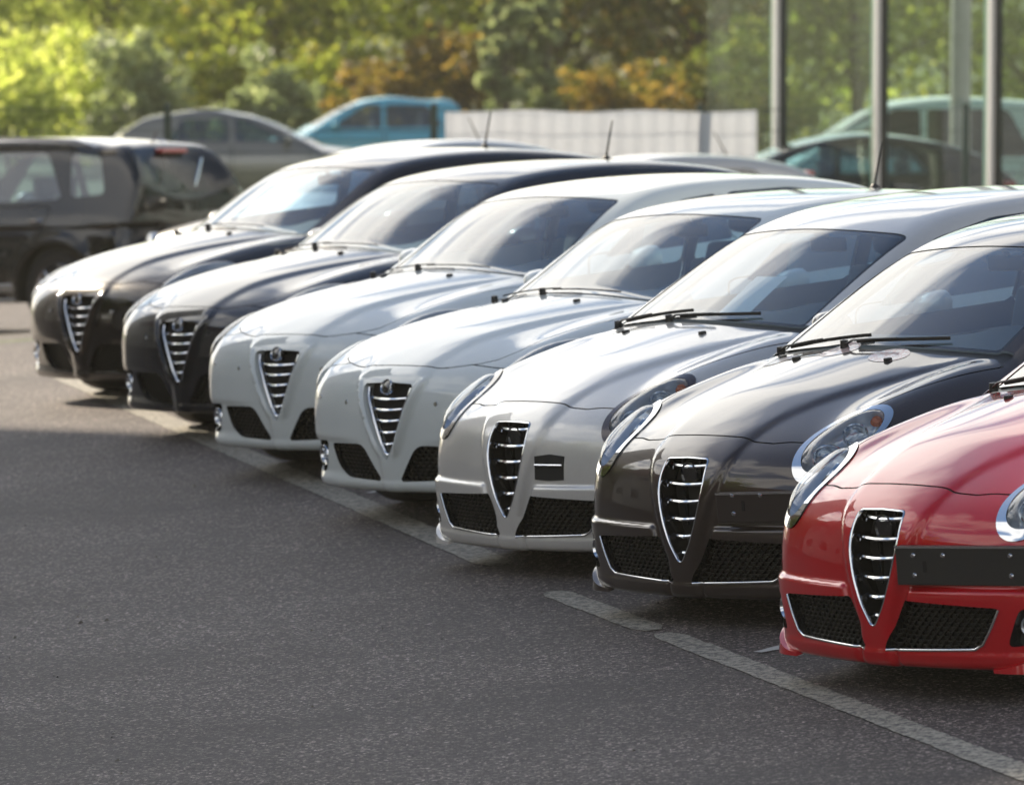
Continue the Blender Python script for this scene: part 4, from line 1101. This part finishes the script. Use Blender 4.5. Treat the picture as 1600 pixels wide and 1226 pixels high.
# ------------------------------------------------------------------ fence with white sheeting
M['fence'] = P('dark_green_coated_steel', (.012, .035, .022), .45).m
sh = P('white_sheeting', (.62, .64, .66), .55); sh.l(sh.ramp(sh.noise(2.2, 5, .6, sh.coord()), [(.3, (.50, .54, .60)), (.7, (.62, .65, .70))]), sh.b.inputs['Base Color']); 
_tr = sh.n('ShaderNodeBsdfTranslucent'); _tr.inputs[0].default_value = (.8, .82, .86, 1); _mx = sh.n('ShaderNodeMixShader'); _mx.inputs[0].default_value = .3; sh.l(sh.b.outputs[0], _mx.inputs[1]); sh.l(_tr.outputs[0], _mx.inputs[2]); sh.l(_mx.outputs[0], sh.o.inputs[0]); M['sheet'] = sh.m
FY = 60.
TOPZ = wpix(262, 167, FY).z; x0_ = wpix(262, 200, FY).x; step = wpix(678, 200, FY).x - x0_; GF = gw(0, FY)
fen = empty('wire_fence', 'dark green welded wire fence with square posts behind the parked cars', 'fence'); fen.matrix_world = Matrix.Translation((x0_, FY, GF)); topz = TOPZ - GF
for k in range(-3, 5):
    x = k * step
    MB().box((x - .035, -.03, -.3), (x + .035, .03, topz + .03)).obj('post', M['fence'], fen, bevel=.004)
    b = MB(); n = int(step / .055)
    for j in range(1, n): xx = x + j * step / n; b.box((xx - .0035, -.004, .05), (xx + .0035, .004, topz))
    for zz in np.linspace(.08, topz - .03, 9): b.box((x + .035, -.009, zz - .004), (x + step - .035, -.0045, zz + .004))
    o = b.obj('wire_panel', M['fence'], fen); o['kind'] = 'stuff'
xs_ = np.linspace(wpix(696, 200, FY).x, wpix(1182, 200, FY).x, 330); V = []; tz = wpix(900, 178, FY).z
for x in xs_:
    for k in range(9):
        z = GF + .03 + (tz - GF) * k / 8; V.append((x, FY - .06 + .004 * math.sin(x * 36) + .01 * math.sin(x * 7 + k) + .008 * math.sin(k * 2.1 + x * 3), z + .01 * math.sin(x * 5) * (k == 8)))
F = [(i * 9 + k, (i + 1) * 9 + k, (i + 1) * 9 + k + 1, i * 9 + k + 1) for i in range(329) for k in range(8)]
sheet = mesh('privacy_sheet', V, F, M['sheet'], smooth=True); 
tag(sheet, 'white corrugated privacy sheet hung on the wire fence', 'screen')

# loose grit on the asphalt
r_ = np.random.RandomState(9); b = MB()
for i in range(700):
    Y = r_.uniform(18.5, 36); X = r_.uniform(-3.4, 1.9) + (r_.uniform() < .4) * (1.2 - (Y - 20) * .25) * .0; h = r_.uniform(.003, .009) * (1 if r_.uniform() < .9 else 1.8); z = gz(X, Y)
    a = r_.uniform(0, 6.28, 4); V = [(X + h * math.cos(q) * r_.uniform(.6, 1.2), Y + h * math.sin(q) * r_.uniform(.6, 1.2), z) for q in sorted(a)] + [(X + h * .2, Y, z + h * .8)]
    b.add(V, [(0, 1, 4), (1, 2, 4), (2, 3, 4), (3, 0, 4)])
gm_ = P('grit_stone', (.12, .105, .09), .8); gm_.l(gm_.ramp(gm_.noise(3, 2, .5, gm_.coord()), [(.4, (.03, .028, .026)), (.6, (.26, .23, .19))]), gm_.b.inputs['Base Color'])
o = b.obj('grit', gm_.m); o.matrix_world = SL; tag(o, 'loose grit scattered over the asphalt', 'grit', kind='stuff')
# light haze volume added for a warm glow, lit by the low sun
hm = bpy.data.materials.new('haze'); hm.use_nodes = True; hm.node_tree.nodes.clear(); o_ = hm.node_tree.nodes.new('ShaderNodeOutputMaterial'); v_ = hm.node_tree.nodes.new('ShaderNodeVolumePrincipled')
v_.inputs['Color'].default_value = (.96, .92, .76, 1); v_.inputs['Density'].default_value = .0003; v_.inputs['Anisotropy'].default_value = .6; hm.node_tree.links.new(v_.outputs[0], o_.inputs['Volume'])
hz = MB().box((-1000, -400, -60), (1000, 1000, 45)).obj('haze', hm); hz['kind'] = 'stuff'
# ------------------------------------------------------------------ glass showroom at the right
M['mullion'] = P('cream_aluminium', (.90, .87, .82), .35).m
M['mull_dark'] = P('dark_aluminium', (.03, .032, .032), .4, .3).m
M['pane'] = glass('green_facade_glass', (.80, .91, .86), .0, 1.6)
M['sun_through_roof'] = glass('sun_through_roof_glass', (.95, .96, .96), .0, 1.3)  # unseen roof made clear so sunlight reaches the white car inside
M['fin'] = P('frosted_glass_fin', (.42, .62, .52), .3, 0, .4, Transmission_Weight=.35).m
cn = NT('pale_concrete'); cn.l(cn.ramp(cn.noise(3, 6, .6, cn.coord()), [(.3, (.30, .30, .28)), (.7, (.42, .41, .39))]), cn.b.inputs['Base Color']); cn.b.inputs['Roughness'].default_value = .8; M['concrete'] = cn.m
bld = empty('glass_showroom', 'glass fronted showroom with slim cream mullions at the right', 'building')
def up_site(u, Y): p = wpix(u, 200, Y); return Vector((p.x, p.y, 0))
MU = [(1104, 63.), (1219, 61.7), (1377, 60.), (1555, 58.2), (1745, 56.4), (1965, 54.4), (2210, 52.2)]
PT = [up_site(u, Y) for u, Y in MU]; zb_ = -4.5; zt_ = 6.5
dirv = (PT[-1] - PT[0]).normalized(); nrm = Vector((dirv.y, -dirv.x, 0));
if nrm.y > 0: nrm = -nrm
for i in range(len(PT) - 1):
    a, b = PT[i], PT[i + 1]
    o = mesh('window_pane', [a + Vector((0, 0, zb_)), b + Vector((0, 0, zb_)), b + Vector((0, 0, zt_)), a + Vector((0, 0, zt_))], [(0, 1, 2, 3)], M['pane'], bld)
    if i > 0:
        ang = math.atan2(dirv.y, dirv.x); Mx = Matrix.Translation(a) @ Matrix.Rotation(ang, 4, 'Z')
        m_ = MB().box((-.032, -.08, zb_), (.032, -.004, zt_), Mx).obj('mullion', M['mullion'], bld, bevel=.006)
        MB().box((.034, -.03, zb_), (.078, .03, zt_), Mx).obj('dark_frame', M['mull_dark'], bld)
        MB().box((-.36, .10, zb_), (-.18, .115, zt_), Mx).obj('glass_fin', M['fin'], bld)
back = nrm * -9.5
side = [PT[0], PT[0] + back]
FLZ = gw(4, 60) + .10
fq = [PT[0], PT[-1], PT[-1] + back, PT[0] + back]
mesh('floor_slab', [p + Vector((0, 0, z)) for z in (FLZ - .5, FLZ) for p in fq], [(0, 3, 2, 1), (4, 5, 6, 7), (0, 1, 5, 4), (1, 2, 6, 5), (2, 3, 7, 6), (3, 0, 4, 7)], M['concrete'], bld)
mesh('side_pane', [side[0] + Vector((0, 0, zb_)), side[1] + Vector((0, 0, zb_)), side[1] + Vector((0, 0, zt_)), side[0] + Vector((0, 0, zt_))], [(0, 1, 2, 3)], M['pane'], bld)
q = [PT[0] - dirv * .3 + nrm * .5, PT[-1] + dirv * 1. + nrm * .5, PT[-1] + dirv * 1. + back, PT[0] - dirv * .3 + back]
V = [p + Vector((0, 0, z)) for z in (zt_, zt_ + .7) for p in q]
mesh('roof', V, [(0, 3, 2, 1), (4, 5, 6, 7), (0, 1, 5, 4), (1, 2, 6, 5), (2, 3, 7, 6), (3, 0, 4, 7)], M['sun_through_roof'], bld)
for k in (1.0, 8.0, 14.):
    for d in (2.6, 8.6):
        p = PT[0] + dirv * k - nrm * d; MB().lathe([(.11, zb_), (.11, zt_)], Matrix.Translation(p), 16).obj('column', M['concrete'], bld, True)

# ------------------------------------------------------------------ other cars
def plain_car(label, group, paint_m, L=4.1, Wd=1.74, H=1.5, belt=.93, nose=.80, hoodx=1.05, ws_run=.95, roof_end=3.3, rear_top=3.95, suv=False, seed=0, privacy=False, clear=.20, wr=.31, name='parked_car'):
    hw = Wd / 2; hr = H
    gh = [(hoodx - .22, belt - .06), (hoodx, belt + .05), (hoodx + ws_run * .5, belt + (hr - belt) * .56), (hoodx + ws_run * .9, hr - .09), (hoodx + ws_run * 1.25, hr - .02), ((hoodx + roof_end) / 2 + .3, hr), (roof_end, hr - .05), (rear_top, hr - .16 if suv else hr - .26), (L - .04, belt if not suv else belt + .10)]
    if suv: gh = gh[:-3] + [(roof_end - .3, hr - .012), (roof_end + .1, hr - .04), (roof_end + .40, hr - .075), (rear_top, hr - .13), (rear_top + .10, hr - .26), (L - .04, belt + .10)]
    c = Car(detail=True, plan_a=.20, plan_b=1.0, plan_c=.55, prof=[(.15, .05), (.3, .0), (.5, .0), (.65, .03), (nose, .12), (nose + .1, .3)],
            top=[(-.1, nose - .12), (.0, nose - .07), (.15, nose), (.5, nose + (belt - nose) * .55), (hoodx, belt), (hoodx + .3, belt + .01), (L * .6, belt + .01), (L, belt)], crown=.14, top_extra=None, front_extra=None,
            wid=[(-.1, hw - .07), (.4, hw - .02), (.9, hw), (L * .5, hw), (L - .9, hw), (L - .3, hw - .03), (L, hw - .08)], zmid=.6, tumble=.45 if suv else .22, under=.2,
            wheels=(.82, L - .78), wr=wr, flare=.03 if suv else .015, rearp=[(.1, L - .08), (.35, L), (.6, L), (.9, L - .05), (1.2, L - .10)], rear_a=.12, zbot=clear, kf=.16, ks=.2,
            wrap=.22, ghcrown=.08, gh=gh, ghs=.9, ghw=[(hoodx, hw - .06), (2., hw - .07), (L, hw - .13)], tumg=.40, ghz=belt, kg=.16 if suv else .12, ghrear=L - .03, kb=.05)
    c.wrap_r = 0.
    h = .045
    sk = Skin(c, axis((-.08, L + .12, h)), axis((-hw - .1, hw + .1, .05)), axis((.06, H + .1, .034)))
    ws = rpoly([(hoodx + .10, -.3), (hoodx + .10, hw - .20), (hoodx + ws_run * .88, hw - .30), (hoodx + ws_run * .88, -.3)], .03)
    zt2 = hr - .135; zb2 = belt + .055
    mid = (hoodx + roof_end) / 2 + .22; e_ = rear_top
    s1 = rpoly([(hoodx + .42, zb2), (hoodx + ws_run + .08, zt2), (mid - .03, zt2), (mid - .03, zb2)], .05); s2 = rpoly([(mid + .04, zb2), (mid + .04, zt2), (roof_end - .15, zt2 - .01), (roof_end + .12, zb2 + .02)], .06)
    s3 = rpoly([(roof_end + .20, zb2 + .03), (roof_end + .10, zt2 - .02), (roof_end + .42, zt2 - .05), (roof_end + .56, zb2 + .05)], .05)
    sk.cut(top_fn(ws, c.wrap), 'windscreen', lambda V, N: (V[:, 2] > c.ghz - .12) & (N[:, 2] > .2) & (N[:, 0] < .2))
    rwp = rpoly([(hw - .24, hr - .13), (hw - .17, belt + .10), (-.4, belt + .10), (-.4, hr - .13)], .05)
    sk.cut(front_fn(rwp), 'rear_window', lambda V, N: (N[:, 0] > .35) & (V[:, 0] > 2.5))
    wins = [s1, s2] + ([s3] if suv else [])
    for i, p in enumerate(wins): sk.cut(side_fn(p), 'sidewin%d' % i, lambda V, N: (np.abs(N[:, 1]) > .45) & (V[:, 2] > .7))
    split_sides(sk, ['sidewin%d' % i for i in range(len(wins))])
    for iw, wx in enumerate(c.wheels): sk.cut(lambda Pn: np.sqrt((Pn[:, 0] - wx) ** 2 + (Pn[:, 2] - c.wr) ** 2) - c.wr - .05, 'arch%d' % iw, lambda V, N: (np.abs(V[:, 1]) > .5) & (V[:, 2] < 1.0))
    split_sides(sk, ('arch0', 'arch1'))
    for i, (a, b) in enumerate(((hoodx + .18, mid), (mid + .02, roof_end + .02))):
        panel(sk, side_fn(rpoly([(a, clear + .12), (a, belt + .02), (b, belt + .02), (b - (.18 if i else 0), clear + .12)], .05)), 'door%d' % i, lambda V, N: (np.abs(N[:, 1]) > .4) & (V[:, 2] < belt + .1), .006)
    split_sides(sk, ('door0', 'door1'))
    root = empty(name, label, 'car', group)
    finish_body(sk, root, paint_m, (hoodx + .1, L, .9))
    cabin_parts(sk, c, root, 'privacy' if privacy else 'glass', 'privacy')
    for wx in c.wheels:
        for s_ in (1, -1): wheel(root, wx, s_ * (hw - .12), wr, .2, M['satin'], detail=False)
    MB().box((hoodx + .1, -hw + .12, .3), (L - .2, hw - .12, belt - .06)).obj('cabin_tub', M['trim'], root)
    for y in (-.36, .36):
        for x in (hoodx + 1.15, mid + .65): MB().box((x, y - .22, .6), (x + .12, y + .22, 1.12)).box((x + .04, y - .12, 1.12), (x + .12, y + .12, 1.30)).obj('seat', M['seat'], root, bevel=.03)
    for s_ in (1, -1):
        for z0, z1 in (((nose - .16), nose - .02),):
            x = float(c.fx([hw - .28], [nose - .1])[0]); o = MB(); o.lathe([(.001, .02), (.07, .012), (.085, -.04)], Matrix.Translation((x, s_ * (hw - .27), nose - .1)) @ Vector((-1, .4 * s_, .2)).to_track_quat('Z', 'Y').to_matrix().to_4x4(), 20); o.obj('headlight', M['lamp'], root, True)
        if not suv: MB().box((L - .16, s_ * (hw - .14) - .07, belt - .16), (L - .015, s_ * (hw - .14) + .07, belt + (.16 if suv else .02))).obj('taillight', M['darklens' if suv else 'redlens'], root, bevel=.025)
        for a, b in ((mid - .20, mid - .06), (roof_end - .18, roof_end - .05)):
            y = float(c.sy([a], [belt - .10])[0]); MB().tube([(a, s_ * (y - .01), belt - .10), (a + .02, s_ * (y + .025), belt - .10), (b - .02, s_ * (y + .025), belt - .10), (b, s_ * (y - .01), belt - .10)], .011, 6).obj('door_handle', M['chrome'] if suv else paint_m, root, True)
    door_mirror(c, root, hoodx + .55, hw + .05, belt + .10, paint_m, .85)
    MB().box((L - .10, -.16, hr - .075), (L - .02 if suv else L - .06, .16, hr - .045)).obj('brake_light', M['redlens'], root) if False else None
    return root, c

LOG = []
SG = 'cars parked behind the first row'
def put(root, u, vroof, H, yaw, ref=(2.2, 0), Y=None, floor=0., drop=0.):
    """stand a car on the ground so that its roof shows at pixel (u, vroof)"""
    best = None
    for Yt in (np.arange(41, 130, .1) if Y is None else [Y]):
        p = wpix(u, vroof, Yt); d = abs(p.z - gw(p.x, Yt) - H)
        if best is None or d < best[0]: best = (d, p)
    p = best[1]; S, C = math.sin(yaw), math.cos(yaw)      # local +x (rearwards) = (S, C)
    ox, oy = p.x - (ref[0] * S - ref[1] * C), p.y - (ref[0] * C + ref[1] * S)
    g0_, g1_ = gw(ox, oy), gw(ox + S * 4, oy + C * 4); cx_, cy_ = ox + S * 2, oy + C * 2
    xa = Vector((S * 4, C * 4, g1_ - g0_)).normalized(); yv = Vector((-C * 1.6, S * 1.6, gw(cx_ - C * .8, cy_ + S * .8) - gw(cx_ + C * .8, cy_ - S * .8))).normalized()
    up = xa.cross(yv).normalized(); ya = up.cross(xa); z = gw(ox, oy) + floor
    root.matrix_world = Matrix(((xa.x, ya.x, up.x, ox), (xa.y, ya.y, up.y, oy), (xa.z, ya.z, up.z, z), (0, 0, 0, 1)))
    LOG.append((root['label'][:30], [round(q, 2) for q in p], round(best[0], 2)))

suv, sc_ = plain_car('black compact estate with a high dark rear window and rear wiper, at the left edge', SG, M['blackcar'], L=4.25, Wd=1.80, H=1.64, belt=1.02, nose=.92, hoodx=1.1, ws_run=.85, roof_end=3.35, rear_top=3.98, suv=True, clear=.24, wr=.34)
for s_ in (1, -1):
    y = .56; xs2 = np.linspace(1.9, 3.7, 9); zz = sc_.tz(xs2, np.full(9, y)); MB().tube([(x, s_ * y, z + (.035 if 0 < i < 8 else .0)) for i, (x, z) in enumerate(zip(xs2, zz))], .014, 6).obj('roof_rail', M['satin'], suv, True)
    MB().box((1.25, s_ * .905 - .012, .33), (3.05, s_ * .905 + .012, .40)).obj('sill_strip', M['satin'], suv, bevel=.008)
    MB().box((1.25, s_ * .90 - .012, .25), (3.05, s_ * .90 + .012, .275)).obj('sill_strip', M['satin'], suv, bevel=.005)
MB().box((3.99, -.17, 1.465), (4.07, .17, 1.505)).obj('brake_light', M['redlens'], suv, bevel=.01)
MB().tube([(4.18, .10, 1.14), (4.14, .22, 1.30), (4.08, .34, 1.42)], .012, 6).obj('rear_wiper', M['chrome'], suv, True)
MB().box((4.20, -.27, .72), (4.245, .27, .84)).obj('number_plate', M['satin'], suv)
MB().tube([(3.80, 0, 1.50), (3.88, 0, 1.66)], .008, 6).obj('antenna', M['black'], suv, True)
put(suv, 158, 211, 1.64, R(90 + 36), ref=(2.9, .4), Y=50.)

gh_, _ = plain_car('dark grey hatchback seen side-on through the wire fence', SG, M['grey'], L=4.1, H=1.47, belt=.93, hoodx=1.0, ws_run=1.05, roof_end=3.2, rear_top=3.8)
put(gh_, 360, 171, 1.47, R(-90 - 6), ref=(2.3, 0), Y=88.)
bl, _ = plain_car('sky blue hatchback seen side-on behind the fence, its nose to the left', SG, M['blue'], L=3.62, Wd=1.68, H=1.56, belt=.98, hoodx=.85, ws_run=.95, roof_end=3.05, rear_top=3.45)
put(bl, 588, 163, 1.53, R(90 - 5), ref=(2.1, 0), Y=98.)
sv, _ = plain_car('silver hatchback behind the brown car at the far end, only its roof and windscreen showing', SG, M['silver'], L=4.2, Wd=1.78, H=1.50, belt=.95, hoodx=1.05, ws_run=.95, roof_end=3.4, rear_top=3.9)
put(sv, 640, 241, 1.50, R(47), ref=(2.4, 0), Y=48.6)
MB().box((4.02, -.2, 1.30), (4.08, .2, 1.345)).obj('brake_light', M['redlens'], sv, bevel=.01)
MB().tube([(3.3, 0, 1.46), (3.16, 0, 1.70)], [.010, .004], 6).obj('antenna', M['black'], sv, True)
s2 = copy_tree(sv); s2['label'] = 'grey car behind the white hatchbacks, just a strip of its roof visible'; repaint(s2, M['silver'], M['cream'])
put(s2, 1000, 270, 1.50, R(66), ref=(2.4, 0), Y=52.5)
SH = 'cars placed behind the showroom glass'
wv, _ = plain_car('white people carrier added behind the showroom glass for the car mirrored in it', SH, M['white'], L=4.4, Wd=1.8, H=1.75, belt=1.02, nose=.92, hoodx=.95, ws_run=1.15, roof_end=3.6, rear_top=4.15, privacy=True, suv=True)  # the reflection in the glass, added as a solid car
put(wv, 1440, 152, 1.75, R(92), ref=(2.5, 0), Y=66., floor=.14)
dk, _ = plain_car('dark teal saloon low behind the showroom glass, in front of the white carrier', SH, M['navy'], L=4.3, Wd=1.78, H=1.42, belt=.92, hoodx=1.1, ws_run=1.0, roof_end=3.3, rear_top=3.95)
put(dk, 1300, 224, 1.42, R(91), ref=(2.4, 0), Y=61.5, floor=.14)

# ------------------------------------------------------------------ what stands outside the frame to the left: it shades the lot and is mirrored in the paint
wall_m = NT('rendered_wall'); wall_m.l(wall_m.ramp(wall_m.noise(1.2, 6, .6, wall_m.coord()), [(.3, (.42, .39, .34)), (.7, (.52, .49, .43))]), wall_m.b.inputs['Base Color']); wall_m.b.inputs['Roughness'].default_value = .9; M['render'] = wall_m.m
M['rooftile'] = P('brown_roof_tiles', (.10, .045, .03), .8).m
M['winglass'] = P('dark_window_glass', (.02, .025, .03), .05, 0, .5).m
def building(name, label, cat, X, Y, yaw, w, d, h, floors, cols, gable=False, group=None):
    t = empty(name, label, cat, group); t.matrix_world = Matrix.Translation(W_(X, Y)) @ Matrix.Rotation(yaw, 4, 'Z')
    MB().box((-w / 2, -d / 2, -2), (w / 2, d / 2, h)).obj('wall', M['render'], t)
    fr = MB(); me = None
    for fi in range(floors):
        for k in range(cols):
            x = -w / 2 + w * (k + .5) / cols; z = 1.0 + fi * (h / floors); ww = min(.7, w / cols * .32); hh = min(1.5, h / floors * .5)
            for sy_ in (-1, 1):
                f = MB().box((x - ww, sy_ * d / 2 - .06, z), (x + ww, sy_ * d / 2 + .06, z + hh)).obj('window', M['mullion'], t)
                MB().box((x - ww + .08, sy_ * (d / 2 + .02) - .05, z + .08), (x + ww - .08, sy_ * (d / 2 + .02) + .05, z + hh - .08)).obj('pane', M['winglass'], f)
    if gable:
        V = [(-w / 2 - .3, -d / 2 - .4, h), (w / 2 + .3, -d / 2 - .4, h), (w / 2 + .3, d / 2 + .4, h), (-w / 2 - .3, d / 2 + .4, h), (-w / 2 - .3, 0, h + d * .42), (w / 2 + .3, 0, h + d * .42)]
        mesh('roof', V, [(0, 1, 5, 4), (2, 3, 4, 5), (0, 4, 3), (1, 2, 5), (0, 3, 2, 1)], M['rooftile'], t)
    else: MB().box((-w / 2 - .3, -d / 2 - .3, h), (w / 2 + .3, d / 2 + .3, h + .4)).obj('roof', M['concrete'], t)
    return t
sd = Vector((math.sin(SUN_AZ), math.cos(SUN_AZ)))        # towards the sun, on the ground
corner = Vector((-3.05, 34.65)) + sd * 28; perp = Vector((-sd.y, sd.x))
if perp.y > 0: perp = -perp
BW = 11.; cen = corner + perp * (BW / 2) + sd * 5
building('office_block', 'rendered office block out of frame whose shadow covers the near lot', 'building', cen.x, cen.y, math.atan2(perp.y, perp.x), BW, 10, OFFICE_H, 7, 5)
for i, (X, Y, k) in enumerate([(-15.5, y, 'dark' if j % 2 else 'green') for j, y in enumerate((3, 9, 22.5, 24.5, 37.5, 39))] + [(-9, -13, 'green'), (-3, -15, 'dark'), (3, -14, 'green'), (9, -13, 'dark'), (15, -9, 'green'), (-15, -7, 'dark')]):  # dense unseen rows added to darken the reflections and block ambient sky light
    tree(X, Y, k, 2.4, 2.8, .8, 200 + i, 'unseen tree added to darken reflections, ' + ['left of the camera', 'left, opposite the red car', 'between two gabled houses', 'close beside the middle house', 'beyond the middle house', 'before the farthest house', 'behind the camera to the left', 'straight behind the camera', 'behind the camera to the right', 'far right behind the camera', 'right rear corner of the lot', 'left rear corner of the lot'][i], 'trees added out of frame to cut sky light and reflections', sc=1.35)
building('gabled_house', 'rendered house with a brown gable roof across the lot', 'house', -20, 31, R(84), 10, 8, 5.4, 2, 4, True, 'houses across the lot')
building('gabled_house', 'lower house with a gable roof, nearer the camera end of the lot', 'house', -21, 17, R(95), 12, 8, 3.8, 2, 4, True, 'houses across the lot')
building('gabled_house', 'farthest house with a gable roof across the lot', 'house', -22, 44.5, R(78), 9, 8, 5.8, 2, 3, True, 'houses across the lot')
for i, (X, Y) in enumerate(((-18, 24), (-20, 37.8), (-17, 7), (-14, -10), (-24, 52), (-34, 63))):
    tree(X, Y, 'green' if i % 2 else 'dark', 2.4, 2.8, .8, 100 + i, ['round tree between the two nearer houses', 'tree between the middle and farthest house', 'tree past the nearer house', 'lone tree behind the camera', 'tree left of the farthest house', 'tree beyond the farthest house'][i], 'trees across the lot', sc=1.1 + .15 * (i % 3))
# ------------------------------------------------------------------ the row
GROUP = 'hatchbacks parked nose-out in the row'
m0, mc, msk = small_hatch('bright red hatchback nearest the camera, black plate holder on its bumper', GROUP, M['red'])
g0, gc, gsk = long_hatch('white hatchback directly left of the champagne car, V-shaped grille', GROUP, M['white'])
m6 = copy_tree(m0); m6['label'] = 'dark grey-brown hatchback between the red car and the champagne car'; repaint(m6, M['red'], M['greybrown'])
m5 = copy_tree(m0); m5['label'] = 'pale champagne hatchback with oval headlamps in dark rings'; repaint(m5, M['red'], M['cream'])
g3 = copy_tree(g0); g3['label'] = 'white hatchback standing next to the blue-black one'
g2 = copy_tree(g0); g2['label'] = 'blue-black hatchback between the brown car and the first white car'; repaint(g2, M['white'], M['navy'])
g1 = copy_tree(g0); g1['label'] = 'dark brown hatchback at the far end of the row, in full sun'; repaint(g1, M['white'], M['brown'])
for o in m5.children_recursive:
    if o.name.startswith('ring'): o.material_slots[0].link = 'OBJECT'; o.material_slots[0].material = M['ringdark']
for o, k in ((m0, 7), (m6, 6), (m5, 5), (g0, 4), (g3, 3), (g2, 2), (g1, 1)): place(o, k)
for r0_ in (m5, g3):
    for o in list(r0_.children):
        if o.name.startswith('antenna'):
            for q in list(o.children): bpy.data.objects.remove(q)
            bpy.data.objects.remove(o)
def plate(root, c, mat, y0, y1, z0, z1):
    """flat plate holder standing just proud of the bumper"""
    xa = float(c.fx([y0], [(z0 + z1) / 2])[0]); xb = float(c.fx([y1], [(z0 + z1) / 2])[0]); xm = min(float(v) - (xa + (xb - xa) * (y - y0) / (y1 - y0)) for y, v in zip(np.linspace(y0, y1, 9), c.fx(np.linspace(y0, y1, 9), np.full(9, z1))))
    xa += xm - .024; xb += xm - .024
    d = Vector((xb - xa, y1 - y0, 0)); L = d.length; ang = math.atan2(d.y, d.x); Mx = Matrix.Translation((xa, y0, 0)) @ Matrix.Rotation(ang, 4, 'Z')
    h = bpy.data.objects.new('plate_holder', None); link(h, root); s_ = -1
    MB().box((0, -.012, z0), (L, .028, z1), Mx).obj('holder', mat, h, bevel=.004)
    MB().box((0, -.016, z1 - .006), (L, -.0125, z1 + .002), Mx).obj('edge_highlight', M['satin'], h)  # bright metal strip set in as the top edge's highlight
    for x, z in ((.075, .105), (.075, .035), (.20, .105), (L - .075, .105), (L - .075, .035)):
        MB().lathe([(.001, .004), (.006, .004), (.009, .001), (.011, -.004)], Mx @ Matrix.Translation((x, -.014, z0 + z)) @ Matrix.Rotation(math.pi / 2, 4, 'X'), 12).obj('screw', M['satin'], h, True)
    MB().box((.115, -.0150, z0 + .045), (.128, -.0125, z0 + .085), Mx).obj('slot', M['dark'], h)
plate(m0, mc, M['plate'], -.165, -.70, .420, .556)
plate(m6, mc, M['platebrown'], -.25, -.74, .430, .545)
# retouching leftover added as a dark grille fragment on the champagne car's bumper
t = bpy.data.objects.new('retouch_fragment', None); link(t, m5)
yy = np.linspace(-.185, -.355, 9); V = []; 
for y in yy:
    top_ = .535 - .10 * (abs(y + .27) - .02) ; x = float(mc.fx([y], [.5])[0])
    for z in (.425 + .05 * abs(y + .27), top_): V.append((float(mc.fx([y], [z])[0]) - .003, y, z)); 
for y in yy:
    top_ = .535 - .10 * (abs(y + .27) - .02)
    for z in (.425 + .05 * abs(y + .27), top_): V.append((float(mc.fx([y], [z])[0]) + .02, y, z))
n = len(yy); F = [(2 * i, 2 * i + 2, 2 * i + 3, 2 * i + 1) for i in range(n - 1)] + [(2 * i + 2 * n, 2 * i + 1 + 2 * n, 2 * i + 3 + 2 * n, 2 * i + 2 + 2 * n) for i in range(n - 1)]
F += [(2 * i + 1, 2 * i + 3, 2 * i + 3 + 2 * n, 2 * i + 1 + 2 * n) for i in range(n - 1)] + [(2 * i, 2 * i + 2 * n, 2 * i + 2 + 2 * n, 2 * i + 2) for i in range(n - 1)] + [(0, 1, 1 + 2 * n, 2 * n), (2 * n - 2, 4 * n - 2, 4 * n - 1, 2 * n - 1)]
mesh('fragment_panel', V, F, M['dark'], t)
ys2 = np.linspace(-.19, -.35, 9); MB().tube([(float(mc.fx([y], [.492])[0]) - .008, y, .492) for y in ys2], .005, 6).obj('slat', M['chrome'], t, True)
# discs coloured as reflections of round stickers, laid on the dark car's bonnet
for x, y, r, k in ((.98, .42, .075, 0), (1.02, .10, .085, 1), (.985, -.22, .085, 0)):
    V = []; 
    for rr in (0, .5, 1):
        for q in np.linspace(0, 2 * math.pi, 25)[:-1]: V.append((x + r * rr * math.cos(q), y + r * rr * math.sin(q)))
    A = np.array(V); z = mc.tz(A[:, 0], A[:, 1]); P3 = np.stack([A[:, 0], A[:, 1], z], 1); P3 += mc.normals(P3) * .0015
    F = [(i * 24 + a, i * 24 + (a + 1) % 24, (i + 1) * 24 + (a + 1) % 24, (i + 1) * 24 + a) for i in range(2) for a in range(24)]
    mesh('mirrored_sticker', P3, F, M['sticker_refl'], m6, smooth=True)
# sheets of paper on dashboards
def paper(root, k, x, y, z, label, w=.21, h=.28):
    o = MB().box((-.001, -w / 2, 0), (.001, w / 2, h)).obj('paper_sheet', M['paper']); tag(o, label, 'paper')
    o.matrix_world = root.matrix_world @ Matrix.Translation((x, y, z)) @ Matrix.Rotation(R(60), 4, 'Y')
    return o
bpy.context.view_layer.update()
for o, k in ((m5, 5),):
    paper(o, k, 1.24, -.10, .995, 'white sheet of paper leaning inside the champagne car windscreen')
